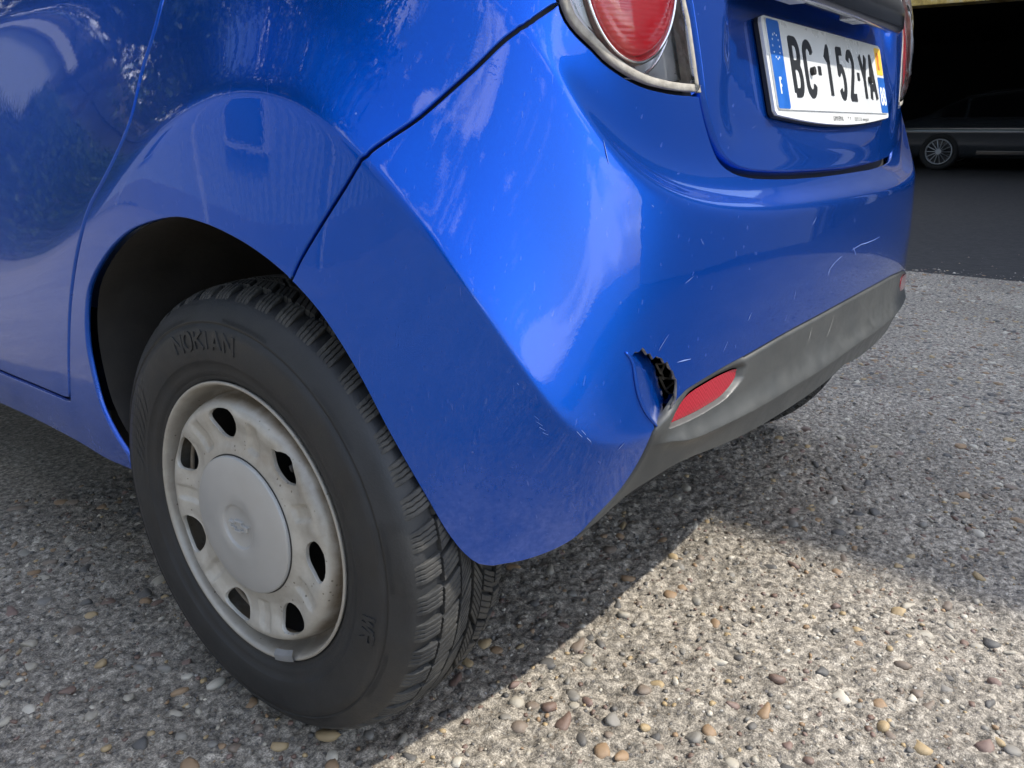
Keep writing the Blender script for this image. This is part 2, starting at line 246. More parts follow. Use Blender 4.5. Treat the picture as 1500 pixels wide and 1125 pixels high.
TR={"door_gap":[[6.154,3.036],[6.165,3.392],[6.176,3.663],[6.185,3.857],[6.19,3.996],[6.191,4.122],[6.184,4.235],[6.176,4.318],[6.164,4.409],[6.15,4.502],[6.135,4.594],[6.119,4.68],[6.104,4.758],[6.088,4.831],[6.071,4.901],[6.055,4.967],[6.039,5.032],[6.027,5.096],[6.017,5.177],[6.01,5.257],[6.003,5.344],[5.997,5.417],[5.992,5.498],[5.986,5.583],[5.977,5.67],[5.964,5.753],[5.944,5.838],[5.918,5.921],[5.888,6.002],[5.855,6.082],[5.822,6.161],[5.781,6.249],[5.737,6.331],[5.692,6.41],[5.645,6.491],[5.598,6.564],[5.549,6.632],[5.501,6.708],[5.457,6.805],[5.42,6.928],[5.385,7.066],[5.351,7.209],[5.316,7.349],[5.287,7.46],[5.258,7.567],[5.23,7.672],[5.202,7.774],[5.174,7.876],[5.147,7.972],[5.12,8.068],[5.094,8.163],[5.068,8.259],[5.043,8.354],[5.019,8.449],[4.999,8.538],[4.979,8.628],[4.96,8.719],[4.942,8.811],[4.924,8.901],[4.907,8.991],[4.891,9.078],[4.875,9.162],[4.86,9.245],[4.845,9.327],[4.83,9.41],[4.814,9.493],[4.797,9.577],[4.778,9.662]],"slot":[[4.773,9.681],[4.699,9.659],[4.627,9.638],[4.556,9.619],[4.482,9.599],[4.406,9.58],[4.339,9.564],[4.269,9.548],[4.198,9.532],[4.127,9.516],[4.056,9.501],[3.988,9.484],[3.921,9.466],[3.856,9.448],[3.792,9.427],[3.729,9.406],[3.667,9.383],[3.606,9.36],[3.545,9.336],[3.484,9.313]],"arch":[[5.447,10.368],[5.434,10.256],[5.405,10.197],[5.365,10.132],[5.327,10.061],[5.299,9.994],[5.27,9.922],[5.244,9.846],[5.223,9.767],[5.21,9.695],[5.2,9.621],[5.193,9.544],[5.187,9.466],[5.181,9.388],[5.176,9.311],[5.172,9.232],[5.169,9.153],[5.169,9.073],[5.173,8.995],[5.179,8.922],[5.188,8.849],[5.199,8.778],[5.213,8.708],[5.229,8.642],[5.255,8.551],[5.286,8.466],[5.326,8.393],[5.376,8.338],[5.433,8.295],[5.496,8.263],[5.564,8.237],[5.637,8.22],[5.714,8.215],[5.793,8.22],[5.876,8.233],[5.964,8.257],[6.042,8.286],[6.124,8.321],[6.208,8.357],[6.292,8.392],[6.4,8.436],[6.508,8.479],[6.609,8.52],[6.722,8.571],[6.83,8.622],[6.917,8.66],[7.006,8.696],[7.097,8.731],[7.175,8.759],[7.253,8.786],[7.333,8.811],[7.414,8.836],[7.488,8.857],[7.563,8.878],[7.638,8.898],[7.713,8.918],[7.786,8.936],[7.854,8.953],[7.921,8.97],[7.987,8.986],[8.053,9.002],[8.12,9.016]],"arch2":[[8.12,9.016],[8.184,9.036],[8.25,9.055],[8.316,9.073],[8.381,9.091],[8.444,9.109],[8.506,9.128],[8.565,9.149],[8.622,9.17],[8.678,9.193],[8.732,9.216],[8.784,9.24],[8.835,9.263],[8.883,9.287],[8.93,9.311],[8.975,9.335],[9.018,9.361],[9.061,9.387],[9.104,9.414],[9.142,9.439],[9.179,9.465],[9.215,9.492],[9.251,9.519],[9.287,9.547],[9.324,9.575],[9.361,9.603],[9.398,9.631],[9.436,9.659],[9.475,9.687],[9.513,9.715],[9.552,9.744],[9.591,9.773],[9.63,9.803],[9.67,9.832],[9.71,9.862],[9.75,9.892],[9.791,9.923],[9.831,9.953],[9.872,9.984],[9.912,10.014],[9.956,10.048],[10.0,10.083],[10.044,10.118],[10.089,10.152],[10.134,10.185],[10.181,10.215],[10.24,10.25],[10.301,10.284],[10.363,10.314],[10.427,10.341],[10.53,10.376],[10.642,10.401],[10.766,10.408],[10.898,10.41]],"sill":[[3.306,10.197],[3.369,10.195],[3.432,10.193],[3.496,10.192],[3.56,10.19],[3.624,10.189],[3.689,10.188],[3.754,10.188],[3.821,10.188],[3.888,10.187],[3.956,10.187],[4.025,10.187],[4.095,10.188],[4.166,10.191],[4.237,10.195],[4.31,10.201],[4.385,10.209],[4.46,10.219],[4.536,10.23],[4.61,10.243],[4.683,10.257],[4.752,10.272],[4.827,10.292],[4.897,10.314],[4.964,10.337],[5.032,10.358],[5.102,10.374],[5.182,10.387],[5.264,10.396],[5.346,10.405],[5.428,10.414]],"bump_gap":[[8.12,9.016],[8.162,8.971],[8.205,8.925],[8.254,8.876],[8.299,8.834],[8.348,8.79],[8.4,8.742],[8.454,8.694],[8.507,8.644],[8.561,8.594],[8.615,8.542],[8.67,8.487],[8.724,8.43],[8.778,8.37],[8.833,8.306],[8.889,8.235],[8.944,8.159],[8.996,8.077],[9.043,7.99],[9.097,7.866],[9.146,7.715],[9.197,7.496],[9.268,6.849],[9.331,6.336],[9.39,6.102],[9.457,5.926],[9.531,5.778],[9.587,5.681],[9.647,5.589],[9.711,5.5],[9.778,5.413],[9.847,5.327],[9.907,5.255],[9.969,5.181],[10.034,5.107],[10.101,5.033],[10.17,4.96],[10.238,4.89],[10.306,4.822],[10.39,4.741],[10.474,4.661],[10.557,4.582],[10.642,4.501],[10.728,4.417],[10.803,4.341],[10.878,4.261],[10.954,4.175],[11.03,4.083],[11.107,3.981],[11.183,3.866],[11.283,3.683],[11.382,3.428],[11.483,2.992],[11.591,2.488],[11.693,2.159],[11.8,1.916],[11.91,1.721],[12.021,1.553],[12.129,1.408]],"lamp_low":[[12.129,1.408],[12.175,1.451],[12.23,1.482],[12.307,1.48],[12.399,1.46],[12.476,1.436],[12.559,1.408],[12.636,1.385],[12.722,1.371],[12.806,1.358],[12.903,1.334],[13.004,1.31],[13.102,1.288],[13.203,1.268],[13.302,1.249],[13.403,1.231],[13.512,1.211],[13.622,1.191],[13.727,1.176],[13.837,1.16],[13.917,1.15],[14.003,1.139],[14.09,1.13],[14.175,1.123]],"bump_bottom":[[10.898,10.41],[11.017,10.399],[11.138,10.389],[11.263,10.381],[11.391,10.372],[11.521,10.362],[11.652,10.35],[11.773,10.337],[11.897,10.324],[12.02,10.31],[12.135,10.297],[12.24,10.282],[12.334,10.266],[12.415,10.248],[12.49,10.222],[12.55,10.191],[12.602,10.155],[12.651,10.116],[12.704,10.076],[12.759,10.037],[12.815,9.995],[12.871,9.949],[12.925,9.898],[12.975,9.84],[13.018,9.774],[13.059,9.686],[13.095,9.577],[13.126,9.437],[13.153,9.246],[13.175,8.977],[13.193,8.648],[13.206,8.239],[13.217,7.696],[13.235,7.021],[13.271,6.563]],"tear_l":[[13.271,6.563],[13.232,6.392],[13.193,6.273],[13.155,6.182],[13.119,6.106],[13.087,6.041],[13.059,5.98],[13.033,5.925],[13.011,5.874],[12.991,5.827],[12.973,5.784],[12.957,5.736],[12.944,5.692],[12.933,5.649],[12.924,5.609],[12.916,5.571],[12.911,5.534],[12.905,5.5],[12.896,5.471],[12.875,5.436],[12.849,5.41],[12.794,5.377]],"tear_r":[[12.794,5.377],[12.833,5.386],[12.873,5.392],[12.909,5.385],[12.941,5.352],[13.001,5.347],[13.049,5.306],[13.08,5.325],[13.113,5.361],[13.152,5.353],[13.198,5.409],[13.24,5.383],[13.279,5.399],[13.322,5.41],[13.361,5.467],[13.399,5.451],[13.438,5.521],[13.461,5.557],[13.488,5.575],[13.507,5.627],[13.532,5.679],[13.548,5.693],[13.553,5.726],[13.558,5.764],[13.563,5.841],[13.563,5.892],[13.565,5.918],[13.565,5.978],[13.551,6.036],[13.537,6.072],[13.52,6.167]],"X_tear_in":[[0.2856,-0.4015,0.435],[0.2872,-0.4032,0.4402],[0.2882,-0.4047,0.4456],[0.2884,-0.4054,0.4509],[0.2886,-0.4055,0.4562],[0.2886,-0.4055,0.4623],[0.2876,-0.4053,0.4686],[0.285,-0.4048,0.4751],[0.2818,-0.4042,0.4819],[0.2796,-0.4037,0.4876],[0.2774,-0.4031,0.4934],[0.275,-0.4025,0.4991],[0.2716,-0.4016,0.5063],[0.2679,-0.4005,0.5128],[0.2644,-0.3994,0.518],[0.2604,-0.3982,0.5226],[0.256,-0.3968,0.5265],[0.2515,-0.3952,0.5302]],"X_rib":[[[0.2903,-0.3956,0.5076],[0.3045,-0.3986,0.5049]],[[0.3045,-0.3986,0.5049],[0.2983,-0.3973,0.4949]],[[0.2983,-0.3973,0.4949],[0.2891,-0.3954,0.5079]],[[0.2963,-0.3969,0.4905],[0.33,-0.4026,0.4809]],[[0.2977,-0.3972,0.4886],[0.309,-0.3991,0.4731]],[[0.309,-0.3991,0.4731],[0.3274,-0.4022,0.4806]],[[0.3132,-0.4002,0.5024],[0.3237,-0.4018,0.4888]],[[0.3105,-0.3993,0.4712],[0.3304,-0.4022,0.4591]],[[0.2978,-0.3972,0.5006],[0.3039,-0.3983,0.4865]],[[0.3131,-0.3996,0.4598],[0.328,-0.402,0.4663]],[[0.3189,-0.4012,0.4964],[0.315,-0.4003,0.4866]]],"X_scratch":[[[0.6513,-0.4648,0.5669],[0.6577,-0.4652,0.5718],[0.6659,-0.4657,0.5764],[0.6762,-0.4661,0.5794],[0.689,-0.4666,0.5819],[0.702,-0.467,0.5845]],[[0.7438,-0.4679,0.5875],[0.7656,-0.4683,0.5898],[0.7891,-0.4684,0.5914],[0.8129,-0.4684,0.5909],[0.8385,-0.4682,0.5902],[0.8667,-0.4679,0.5906],[0.8968,-0.4673,0.5914]],[[0.748,-0.4681,0.5919],[0.7583,-0.468,0.5848],[0.769,-0.4678,0.5775]],[[0.281,-0.4247,0.5164],[0.2923,-0.4272,0.5166],[0.3042,-0.4297,0.5159]],[[0.2666,-0.4202,0.5497],[0.2626,-0.4192,0.5459],[0.2587,-0.4183,0.5421],[0.2553,-0.4175,0.5382],[0.252,-0.4167,0.5343]],[[0.6562,-0.4652,0.5739],[0.6546,-0.465,0.5684],[0.6531,-0.4647,0.5629]],[[0.5225,-0.4556,0.5221],[0.5263,-0.4562,0.5287]],[[0.3933,-0.4434,0.5157],[0.396,-0.4436,0.511]],[[0.2006,-0.3718,0.7477],[0.2008,-0.3731,0.7433],[0.2012,-0.3743,0.7389],[0.2018,-0.3753,0.7345],[0.2024,-0.3763,0.73],[0.2031,-0.3773,0.7256]],[[0.2482,-0.4021,0.6848],[0.2506,-0.4032,0.6827]],[[0.3158,-0.4267,0.6456],[0.3202,-0.4283,0.6395]],[[0.2304,-0.4114,0.504],[0.2276,-0.4108,0.5001]],[[0.2295,-0.4118,0.4908],[0.2277,-0.4115,0.4867]],[[0.1001,-0.3446,0.5231],[0.1011,-0.3455,0.5209]],[[0.1145,-0.355,0.4869],[0.1182,-0.3582,0.4822]],[[0.1166,-0.356,0.4807],[0.1213,-0.3602,0.4759]],[[0.1193,-0.3575,0.4745],[0.1241,-0.3617,0.4704]],[[0.1226,-0.3594,0.4681],[0.1269,-0.3631,0.4648]],[[0.1476,-0.3837,0.4676],[0.1535,-0.3866,0.4606]],[[0.1526,-0.3862,0.4681],[0.1569,-0.3886,0.4622]],[[0.1584,-0.3893,0.459],[0.1634,-0.3912,0.4534]],[[0.4176,-0.4472,0.5404],[0.4206,-0.4477,0.5448],[0.4237,-0.4482,0.5493]],[[0.3685,-0.4401,0.5122],[0.3718,-0.4408,0.5177],[0.375,-0.4414,0.5232]],[[0.5714,-0.4616,0.6391],[0.5768,-0.4619,0.6438],[0.5821,-0.4623,0.6485]],[[0.5409,-0.4581,0.5461],[0.5417,-0.4585,0.5527],[0.5426,-0.4588,0.5592]],[[0.1987,-0.4026,0.4351],[0.2013,-0.405,0.4394],[0.2048,-0.4069,0.4434]],[[0.2906,-0.4238,0.6013],[0.297,-0.4253,0.6042],[0.3035,-0.4267,0.6071]]],"X_trim_scratch":[[[0.7035,-0.4652,0.4981],[0.7008,-0.4645,0.4904],[0.6975,-0.4639,0.4828],[0.6923,-0.4635,0.4756],[0.686,-0.4633,0.4687]],[[0.6167,-0.4624,0.4961],[0.6146,-0.4618,0.49],[0.6126,-0.4613,0.4839],[0.6103,-0.4608,0.4778]],[[0.7244,-0.4642,0.4777],[0.7288,-0.4642,0.4748]]],"X_shard":[[0.3008,-0.4077,0.4582],[0.3086,-0.4091,0.4679]],"trim_top":[[13.52,6.167],[13.587,6.062],[13.702,5.964],[13.769,5.944],[13.849,5.933],[13.914,5.923],[13.99,5.914],[14.071,5.905],[14.153,5.896],[14.232,5.889],[14.307,5.885],[14.38,5.882],[14.453,5.88],[14.527,5.878],[14.602,5.874],[14.674,5.868],[14.747,5.861],[14.821,5.853],[14.895,5.845],[14.969,5.838],[15.041,5.833],[15.114,5.83],[15.187,5.829],[15.262,5.828],[15.336,5.829],[15.411,5.83],[15.485,5.83],[15.563,5.829],[15.641,5.829],[15.721,5.828],[15.803,5.828],[15.89,5.827]],"trim_crease":[[13.483,8.233],[13.609,8.479],[13.733,8.707],[13.858,8.886],[13.938,8.968],[14.022,9.031],[14.105,9.081],[14.188,9.121],[14.269,9.156],[14.345,9.188],[14.441,9.227],[14.532,9.259],[14.62,9.284],[14.711,9.304],[14.78,9.313],[14.85,9.319],[14.921,9.323],[14.99,9.326],[15.059,9.329],[15.126,9.334],[15.201,9.343],[15.276,9.355],[15.35,9.366],[15.425,9.375],[15.498,9.38],[15.583,9.377],[15.667,9.368],[15.753,9.358],[15.844,9.35]],"trim_low":[[12.421,10.265],[12.504,10.241],[12.584,10.218],[12.662,10.195],[12.739,10.169],[12.809,10.14],[12.877,10.107],[12.944,10.071],[13.013,10.035],[13.085,10.002],[13.151,9.974],[13.221,9.947],[13.292,9.92],[13.364,9.896],[13.437,9.875],[13.508,9.858],[13.58,9.844],[13.651,9.834],[13.722,9.829],[13.797,9.828],[13.879,9.833],[13.956,9.843],[14.039,9.859],[14.126,9.879],[14.215,9.9],[14.301,9.922],[14.384,9.94],[14.46,9.955],[14.558,9.971],[14.649,9.984],[14.736,9.994],[14.823,10.003],[14.892,10.008],[14.959,10.012],[15.026,10.015],[15.094,10.016],[15.165,10.016],[15.225,10.016],[15.289,10.015],[15.357,10.014],[15.427,10.013],[15.497,10.01],[15.567,10.007],[15.634,10.002],[15.698,9.995],[15.772,9.981],[15.841,9.962],[15.907,9.939],[15.975,9.915],[16.05,9.893]],"lamp_right":[[14.175,1.123],[14.162,1.079],[14.15,1.036],[14.138,0.995],[14.126,0.957],[14.115,0.92],[14.104,0.886],[14.094,0.854],[14.082,0.819],[14.07,0.785],[14.059,0.753],[14.048,0.724],[14.036,0.698],[14.011,0.659],[13.985,0.621],[13.97,0.594],[13.956,0.565],[13.942,0.536],[13.928,0.508]],"gate_l":[[13.898,0.457],[13.922,0.483],[13.945,0.509],[13.967,0.536],[13.985,0.562],[14.001,0.59],[14.017,0.621],[14.03,0.648],[14.043,0.678],[14.056,0.71],[14.069,0.743],[14.082,0.776],[14.094,0.81],[14.107,0.845],[14.119,0.881],[14.13,0.918],[14.142,0.955],[14.153,0.997],[14.164,1.039],[14.175,1.083],[14.189,1.128],[14.209,1.186],[14.231,1.246],[14.257,1.312],[14.28,1.37],[14.305,1.433],[14.331,1.5],[14.359,1.567],[14.404,1.67],[14.456,1.77],[14.519,1.859],[14.592,1.936],[14.669,1.988],[14.76,2.024],[14.828,2.044],[14.904,2.06],[14.986,2.075],[15.069,2.088],[15.15,2.101],[15.229,2.111],[15.31,2.118],[15.392,2.123],[15.477,2.129],[15.564,2.138]],"bump_gate":[[14.175,1.123],[14.194,1.166],[14.212,1.211],[14.231,1.26],[14.252,1.311],[14.276,1.368],[14.301,1.431],[14.327,1.497],[14.354,1.564],[14.383,1.642],[14.413,1.721],[14.448,1.797],[14.51,1.886],[14.582,1.96],[14.664,2.019],[14.763,2.061],[14.833,2.082],[14.912,2.1],[14.997,2.115],[15.082,2.129],[15.165,2.142],[15.244,2.153],[15.325,2.161],[15.407,2.168],[15.491,2.175],[15.578,2.185]],"refl":[[13.51,7.047],[13.545,6.627],[13.582,6.407],[13.625,6.272],[13.675,6.182],[13.729,6.115],[13.788,6.069],[13.881,6.042],[13.983,6.034],[14.068,6.027],[14.156,6.023],[14.244,6.03],[14.328,6.043],[14.411,6.066],[14.463,6.119],[14.452,6.416],[14.421,6.643],[14.379,6.944],[14.326,7.284],[14.266,7.52],[14.194,7.613],[14.115,7.633],[14.033,7.635],[13.947,7.599],[13.856,7.517],[13.762,7.416]]}
TR={k:(v if k[0]=='X' else [tuple(q) for q in v]) for k,v in TR.items()}
LAMP_CENTRE=[0.2745, -0.3505, 0.9082]
# ================================================================== the blue car
CAR=thing('hatchback_car','blue hatchback with a torn rear bumper corner parked on rough concrete','car',(.8,1.2,0))
def U(*a): return np.array(a,float)
def dens(uv,mx=.12,my=.3):
    out=[]; n=len(uv)
    for i in range(n):
        a=np.array(uv[i]);b=np.array(uv[(i+1)%n]); k=max(1,int(math.ceil(max(abs(b-a)/np.array([mx,my]))))) 
        for j in range(k): out.append(a+(b-a)*j/k)
    return np.array(out)
def clean(uv):
    out=[uv[0]]
    for q in uv[1:]:
        if abs(q[0]-out[-1][0])+abs(q[1]-out[-1][1])>.012: out.append(q)
    if abs(out[0][0]-out[-1][0])+abs(out[0][1]-out[-1][1])<.012: out.pop()
    return np.array(out)
def inside(P,poly):
    x,y=P[:,0],P[:,1]; c=np.zeros(len(P),bool); n=len(poly)
    for i in range(n):
        x0,y0=poly[i];x1,y1=poly[i-1]
        if y0==y1: continue
        k=((y0>y)!=(y1>y))&(x<(x1-x0)*(y-y0)/(y1-y0)+x0); c^=k
    return c
def frames(uv,surf,norm):
    P=surf(uv[:,0],uv[:,1]);N=norm(uv[:,0],uv[:,1]); T=np.roll(P,-1,0)-np.roll(P,1,0); T/=np.linalg.norm(T,axis=1)[:,None]
    ar=.5*np.sum(uv[:,0]*np.roll(uv[:,1],-1)-np.roll(uv[:,0],-1)*uv[:,1])
    o=np.cross(T,N); e=1e-3; c=surf(uv[:1,0]+e,uv[:1,1])-P[:1]; d=surf(uv[:1,0],uv[:1,1]+e)-P[:1]
    h=np.sign(np.dot(np.cross(c[0],d[0]),N[0]))      # handedness of (u,v) against N
    o=o*(1 if ar*h>0 else -1)
    return P,N,o
def inset(uv,surf,norm,d):
    if np.all(np.asarray(d)==0): return uv
    P,N,o=frames(uv,surf,norm); e=1e-3
    Su=(surf(uv[:,0]+e,uv[:,1])-surf(uv[:,0]-e,uv[:,1]))/(2*e); Sv=(surf(uv[:,0],uv[:,1]+e)-surf(uv[:,0],uv[:,1]-e))/(2*e)
    w=-o*d; a=(Su*Su).sum(1);b=(Su*Sv).sum(1);c=(Sv*Sv).sum(1);p=(Su*w).sum(1);q=(Sv*w).sum(1); D=a*c-b*b
    return uv+np.c_[(c*p-b*q)/D,(a*q-b*p)/D]
def panel(name,uv,mats,parent,surf=S,norm=SN,gap=.004,du=.07,dv=.11,lip=.012,rnd=.0014,off=0.0,label=None,soft=None):
    uv=dens(clean(uv)); sf=surf if not off else (lambda u,v:surf(u,v)+norm(u,v)*off)
    dd=np.ones(len(uv))
    if soft is not None:
        sp_=np.array(soft); dd=np.array([0.0 if np.abs(sp_-q).max(1).min()<.02 else 1.0 for q in uv])
    dd=dd[:,None]
    ib=inset(uv,sf,norm,(gap/2+rnd)*dd)
    lo,hi=ib.min(0),ib.max(0); g=np.stack(np.meshgrid(np.arange(lo[0]+du/2,hi[0],du),np.arange(lo[1]+dv/2,hi[1],dv),indexing='ij'),-1).reshape(-1,2)
    g=g+RNG.uniform(-.002,.002,g.shape); g=g[inside(g,ib)]
    # keep clear of the boundary
    sc=np.array([1/du,1/dv]); keep=np.ones(len(g),bool); B=ib*sc; G=g*sc
    for i in range(len(B)): keep&=((G-B[i])**2).sum(1)>.12
    g=g[keep]; n=len(ib); pts=np.vstack([ib,g])
    r=delaunay_2d_cdt([Vector((p[0]*1.0,p[1]*.5)) for p in pts],[(i,(i+1)%n) for i in range(n)],[],1,1e-7)
    vv=np.array([(v[0],v[1]*2) for v in r[0]]); tri=np.array([f for f in r[2] if len(f)==3])
    cen=vv[tri].mean(1); tri=tri[inside(cen,ib)]
    P=sf(vv[:,0],vv[:,1]);N=norm(vv[:,0],vv[:,1])
    fn=np.cross(P[tri[:,1]]-P[tri[:,0]],P[tri[:,2]]-P[tri[:,0]]); flip=(fn*N[tri[:,0]]).sum(1)<0; tri[flip]=tri[flip][:,::-1]
    P0,N0,O0=frames(ib,sf,norm); k=len(P)
    R1=P0+(O0*rnd-N0*rnd*.7)*dd+(1-dd)*(-N0*.0002); R2=R1-N0*(lip*dd+.0002)
    V=np.vstack([P,P0,R1,R2]); n1=(N0+O0);n1/=np.linalg.norm(n1,axis=1)[:,None]
    NN=np.vstack([N,N0,n1,O0]); F=tri.tolist(); a=np.arange(n);b=(a+1)%n
    q=[(k+i,k+n+i,k+n+j,k+j) for i,j in zip(a,b)]+[(k+n+i,k+2*n+i,k+2*n+j,k+n+j) for i,j in zip(a,b)]
    # orient
    f0=q[0]; nn=np.cross(V[f0[1]]-V[f0[0]],V[f0[2]]-V[f0[0]])
    if np.dot(nn,NN[f0[1]])<0: q=[t[::-1] for t in q]
    o=obj(name,V,F+q,mats,parent,True,NN)
    if label: o['label']=label
    return o
def strip(name,uv,w,depth,mat,parent,surf=S,norm=SN,closed=False):
    uv=np.array(uv); P=surf(uv[:,0],uv[:,1]);N=norm(uv[:,0],uv[:,1]); T=np.gradient(P,axis=0);T/=np.linalg.norm(T,axis=1)[:,None]; O=np.cross(T,N)
    n=len(P); V=np.vstack([P-N*depth+O*w,P-N*(depth+.001),P-N*depth-O*w]); F=[(i+r*n,i+1+r*n,i+1+(r+1)*n,i+(r+1)*n) for r in (0,1) for i in range(n-1)]
    return (V,F)
M32=lambda uv:[(2*(NC-1)/2-0-u+ (NC-1)*0, v) for u,v in uv]
CU=(NC-1)/2
mir=lambda uv:[(2*CU-u,v) for u,v in uv]
T=TR
center=(CU,5.83); cgate=(CU,2.19)
half=T['bump_gate'][::-1]+T['lamp_low'][::-1][1:]+T['bump_gap'][::-1][1:]+T['arch2'][1:]+T['bump_bottom'][1:]
left=half+T['tear_l'][1:]+T['tear_r'][1:]+T['trim_top'][1:]
right=half+T['trim_top']
bump=[cgate]+left+[center]+mir(right)[::-1]
panel('rear_bumper',bump,PAINT,CAR,gap=.0042,du=.05,dv=.09,lip=.006,label='blue rear bumper with a torn hole at its left corner',soft=T['tear_l'][1:]+T['tear_r'][:-1])
# quarter panels
quarter=T['door_gap']+T['slot'][1:]+[(2.2,9.25),(1.0,9.25),(1.0,10.3),(2.2,10.3)]+T['sill']+T['arch'][1:]+T['bump_gap'][1:]+[(11.95,.9),(11.75,.4),(11.6,.03),(9,.03),(6.3,.03),(6.22,1.0),(6.2,2.0)]
for q,nm in ((quarter,0),(mir(quarter),1)): panel('rear_wing',q,PAINT,CAR,gap=.0045,du=.05,dv=.10,lip=.006)
door=T['door_gap'][::-1]+[(6.2,2.0),(6.22,1.0),(6.3,.03),(2.9,.03),(2.82,3),(2.78,9.3)]+T['slot'][::-1][:-1]
for q in (door,mir(door)): panel('rear_door',q,PAINT,CAR,gap=.008,du=.08,dv=.13,lip=.008)
fd=[(2.78,9.3),(2.82,3),(2.9,.03),(1.25,.03),(1.2,3),(1.25,9.25),(2.2,9.25)]
for q in (fd,mir(fd)): panel('front_door',q,PAINT,CAR,gap=.005,du=.08,dv=.3)
ff=[(1.2,3),(1.25,.03),(.02,.03),(.02,6),(.2,8.0),(.6,8.4),(.95,9.3),(1.0,10.3),(1.25,10.2),(1.25,9.25)]
for q in (ff,mir(ff)): panel('front_wing',q,PAINT,CAR,gap=.005,du=.1,dv=.4)
# seals behind the gaps
sm=[strip('',T['door_gap'],.012,.010,0,0),strip('',T['slot'],.016,.012,0,0),strip('',T['bump_gap'],.012,.010,0,0),strip('',T['lamp_low']+T['lamp_right'][1:],.014,.014,0,0)]
b=MB()
for V,F in sm: b.add(V,F)
for V,F in [strip('',mir(x),.012,.010,0,0) for x in (T['door_gap'],T['slot'],T['bump_gap'])]: b.add(V,F)
g2=T['bump_gate']+[cgate]+mir(T['bump_gate'])[::-1]; b.add(*strip('',dens(g2)[:-1] if False else g2,.030,.016,0,0))
b.make('door_and_bumper_seal',BLACK,CAR,True)
# ---------------- tailgate
gate_uv=T['gate_l'][::-1]+[(14.25,.03),(CU*2-14.25,.03)]+mir(T['gate_l'])+[(CU,2.17)]
panel('tailgate',gate_uv,PAINT,CAR,GS,GN,gap=.011,du=.045,dv=.05,lip=.02)
# ---------------- grey lower trim
def curve_v(path):
    p=np.array(sorted(set(map(tuple,path)))); 
    p=np.array([p[0]]+[q for i,q in enumerate(p[1:]) if q[0]>p[i][0]+1e-4]); return p
CVc=curve_v(T['trim_crease'])
def crease_d(u,v):
    u=np.where(u>CU,2*CU-u,u); vc=np.interp(u,CVc[:,0],CVc[:,1]); s=(v-vc)*.045
    return .011*np.exp(-(np.abs(s)/.024)**1.3)*sst((u-13.2)/.5)+.003*sst((u-13.1)/.4)
LEAF=np.array(T['refl'])
def leafd(u,v):
    """signed distance (m) to the reflector outline, negative inside"""
    u=np.where(u>CU,2*CU-u,u); K=np.array([.11,.045]); P=np.c_[u,v]*K; L=LEAF*K; d=np.full(len(P),9.)
    for i in range(len(L)):
        a=L[i-1];e=L[i]-a; t=np.clip(((P-a)@e)/(e@e+1e-12),0,1); d=np.minimum(d,np.hypot(*(P-a-t[:,None]*e).T))
    return np.where(inside(np.c_[u,v],LEAF),-d,d)
def TS(u,v):
    u=np.atleast_1d(u).astype(float);v=np.atleast_1d(v).astype(float)
    return S(u,v)+SN(u,v)*(crease_d(u,v)-.010*sst((.009-leafd(u,v))/.011)*np.where(u>CU,.1,1.))[:,None]
def TSN(u,v,h=4e-3):
    a=TS(u+h,v)-TS(u-h,v); b=TS(u,v+h)-TS(u,v-h); n=np.cross(b,a); return n/np.linalg.norm(n,axis=1)[:,None]
bb=[q for q in T['bump_bottom'] if q[0]>12.45]
trl=bb+[(13.38,6.35)]+T['trim_top']+[center]; trl_r=bb+T['trim_top']
low=T['trim_low'][:]; low=[q for q in low if q[0]<15.95]
trim=trl+mir(trl_r)[::-1]+mir(low)+[(CU,9.9)]+low[::-1]
panel('bumper_trim',trim,PLASTIC,CAR,TS,TSN,gap=.002,du=.022,dv=.04,lip=.010,rnd=.003,label='dull grey plastic strip along the lower edge of the rear bumper')
RED,t_,b_=newmat('red_reflector'); tc_=N_(t_,'ShaderNodeTexCoord'); br_=N_(t_,'ShaderNodeTexChecker',{'Vector':tc_.outputs['Object'],'Scale':380,'Color1':(.30,.003,.012,1),'Color2':(.42,.010,.026,1)}); t_.links.new(br_.outputs[0],b_.inputs['Base Color']); b_.inputs['Roughness'].default_value=.25; b_.inputs['Coat Weight'].default_value=1
b_.inputs['Coat Roughness'].default_value=.08
for q in (T['refl'],mir(T['refl'])): panel('reflector',q,RED,CAR,gap=-.003,du=.02,dv=.05,lip=.006,off=-.0035 if q is T['refl'] else .004)
# ---------------- tear
PT=S(*np.array(T['tear_l']).T); NT=SN(*np.array(T['tear_l']).T)
k=len(PT)
def resamp(P,n):
    P=np.array(P,float); t=np.r_[0,np.cumsum(np.linalg.norm(np.diff(P,axis=0),axis=1))]; q=np.linspace(0,t[-1],n); return np.c_[[np.interp(q,t,P[:,i]) for i in range(3)]].T
PT=resamp(PT,26); NT=resamp(NT,26); k=26; PI_=resamp(T['X_tear_in'],26); tt=np.linspace(0,1,k); rows=[]
for s_ in np.linspace(-.0,1,11):
    q=PT*(1-s_)+PI_*s_-NT*(-.001*math.sin(math.pi*max(s_,0))*np.sin(np.pi*tt)**.5)[:,None]-NT*.0002
    if s_>.9: q=q+NT*(RNG.uniform(-.0015,.0015,k))[:,None]
    rows.append(q)
V=np.vstack(rows); F=[(i+j*k,i+1+j*k,i+1+(j+1)*k,i+(j+1)*k) for j in range(10) for i in range(k-1)]
tf=obj('torn_flap',V,F,PAINT,CAR); tf['label']='dented flap of blue plastic pushed in beside the tear'
sd=tf.modifiers.new('thick','SOLIDIFY'); sd.thickness=.0025; sd.offset=-1
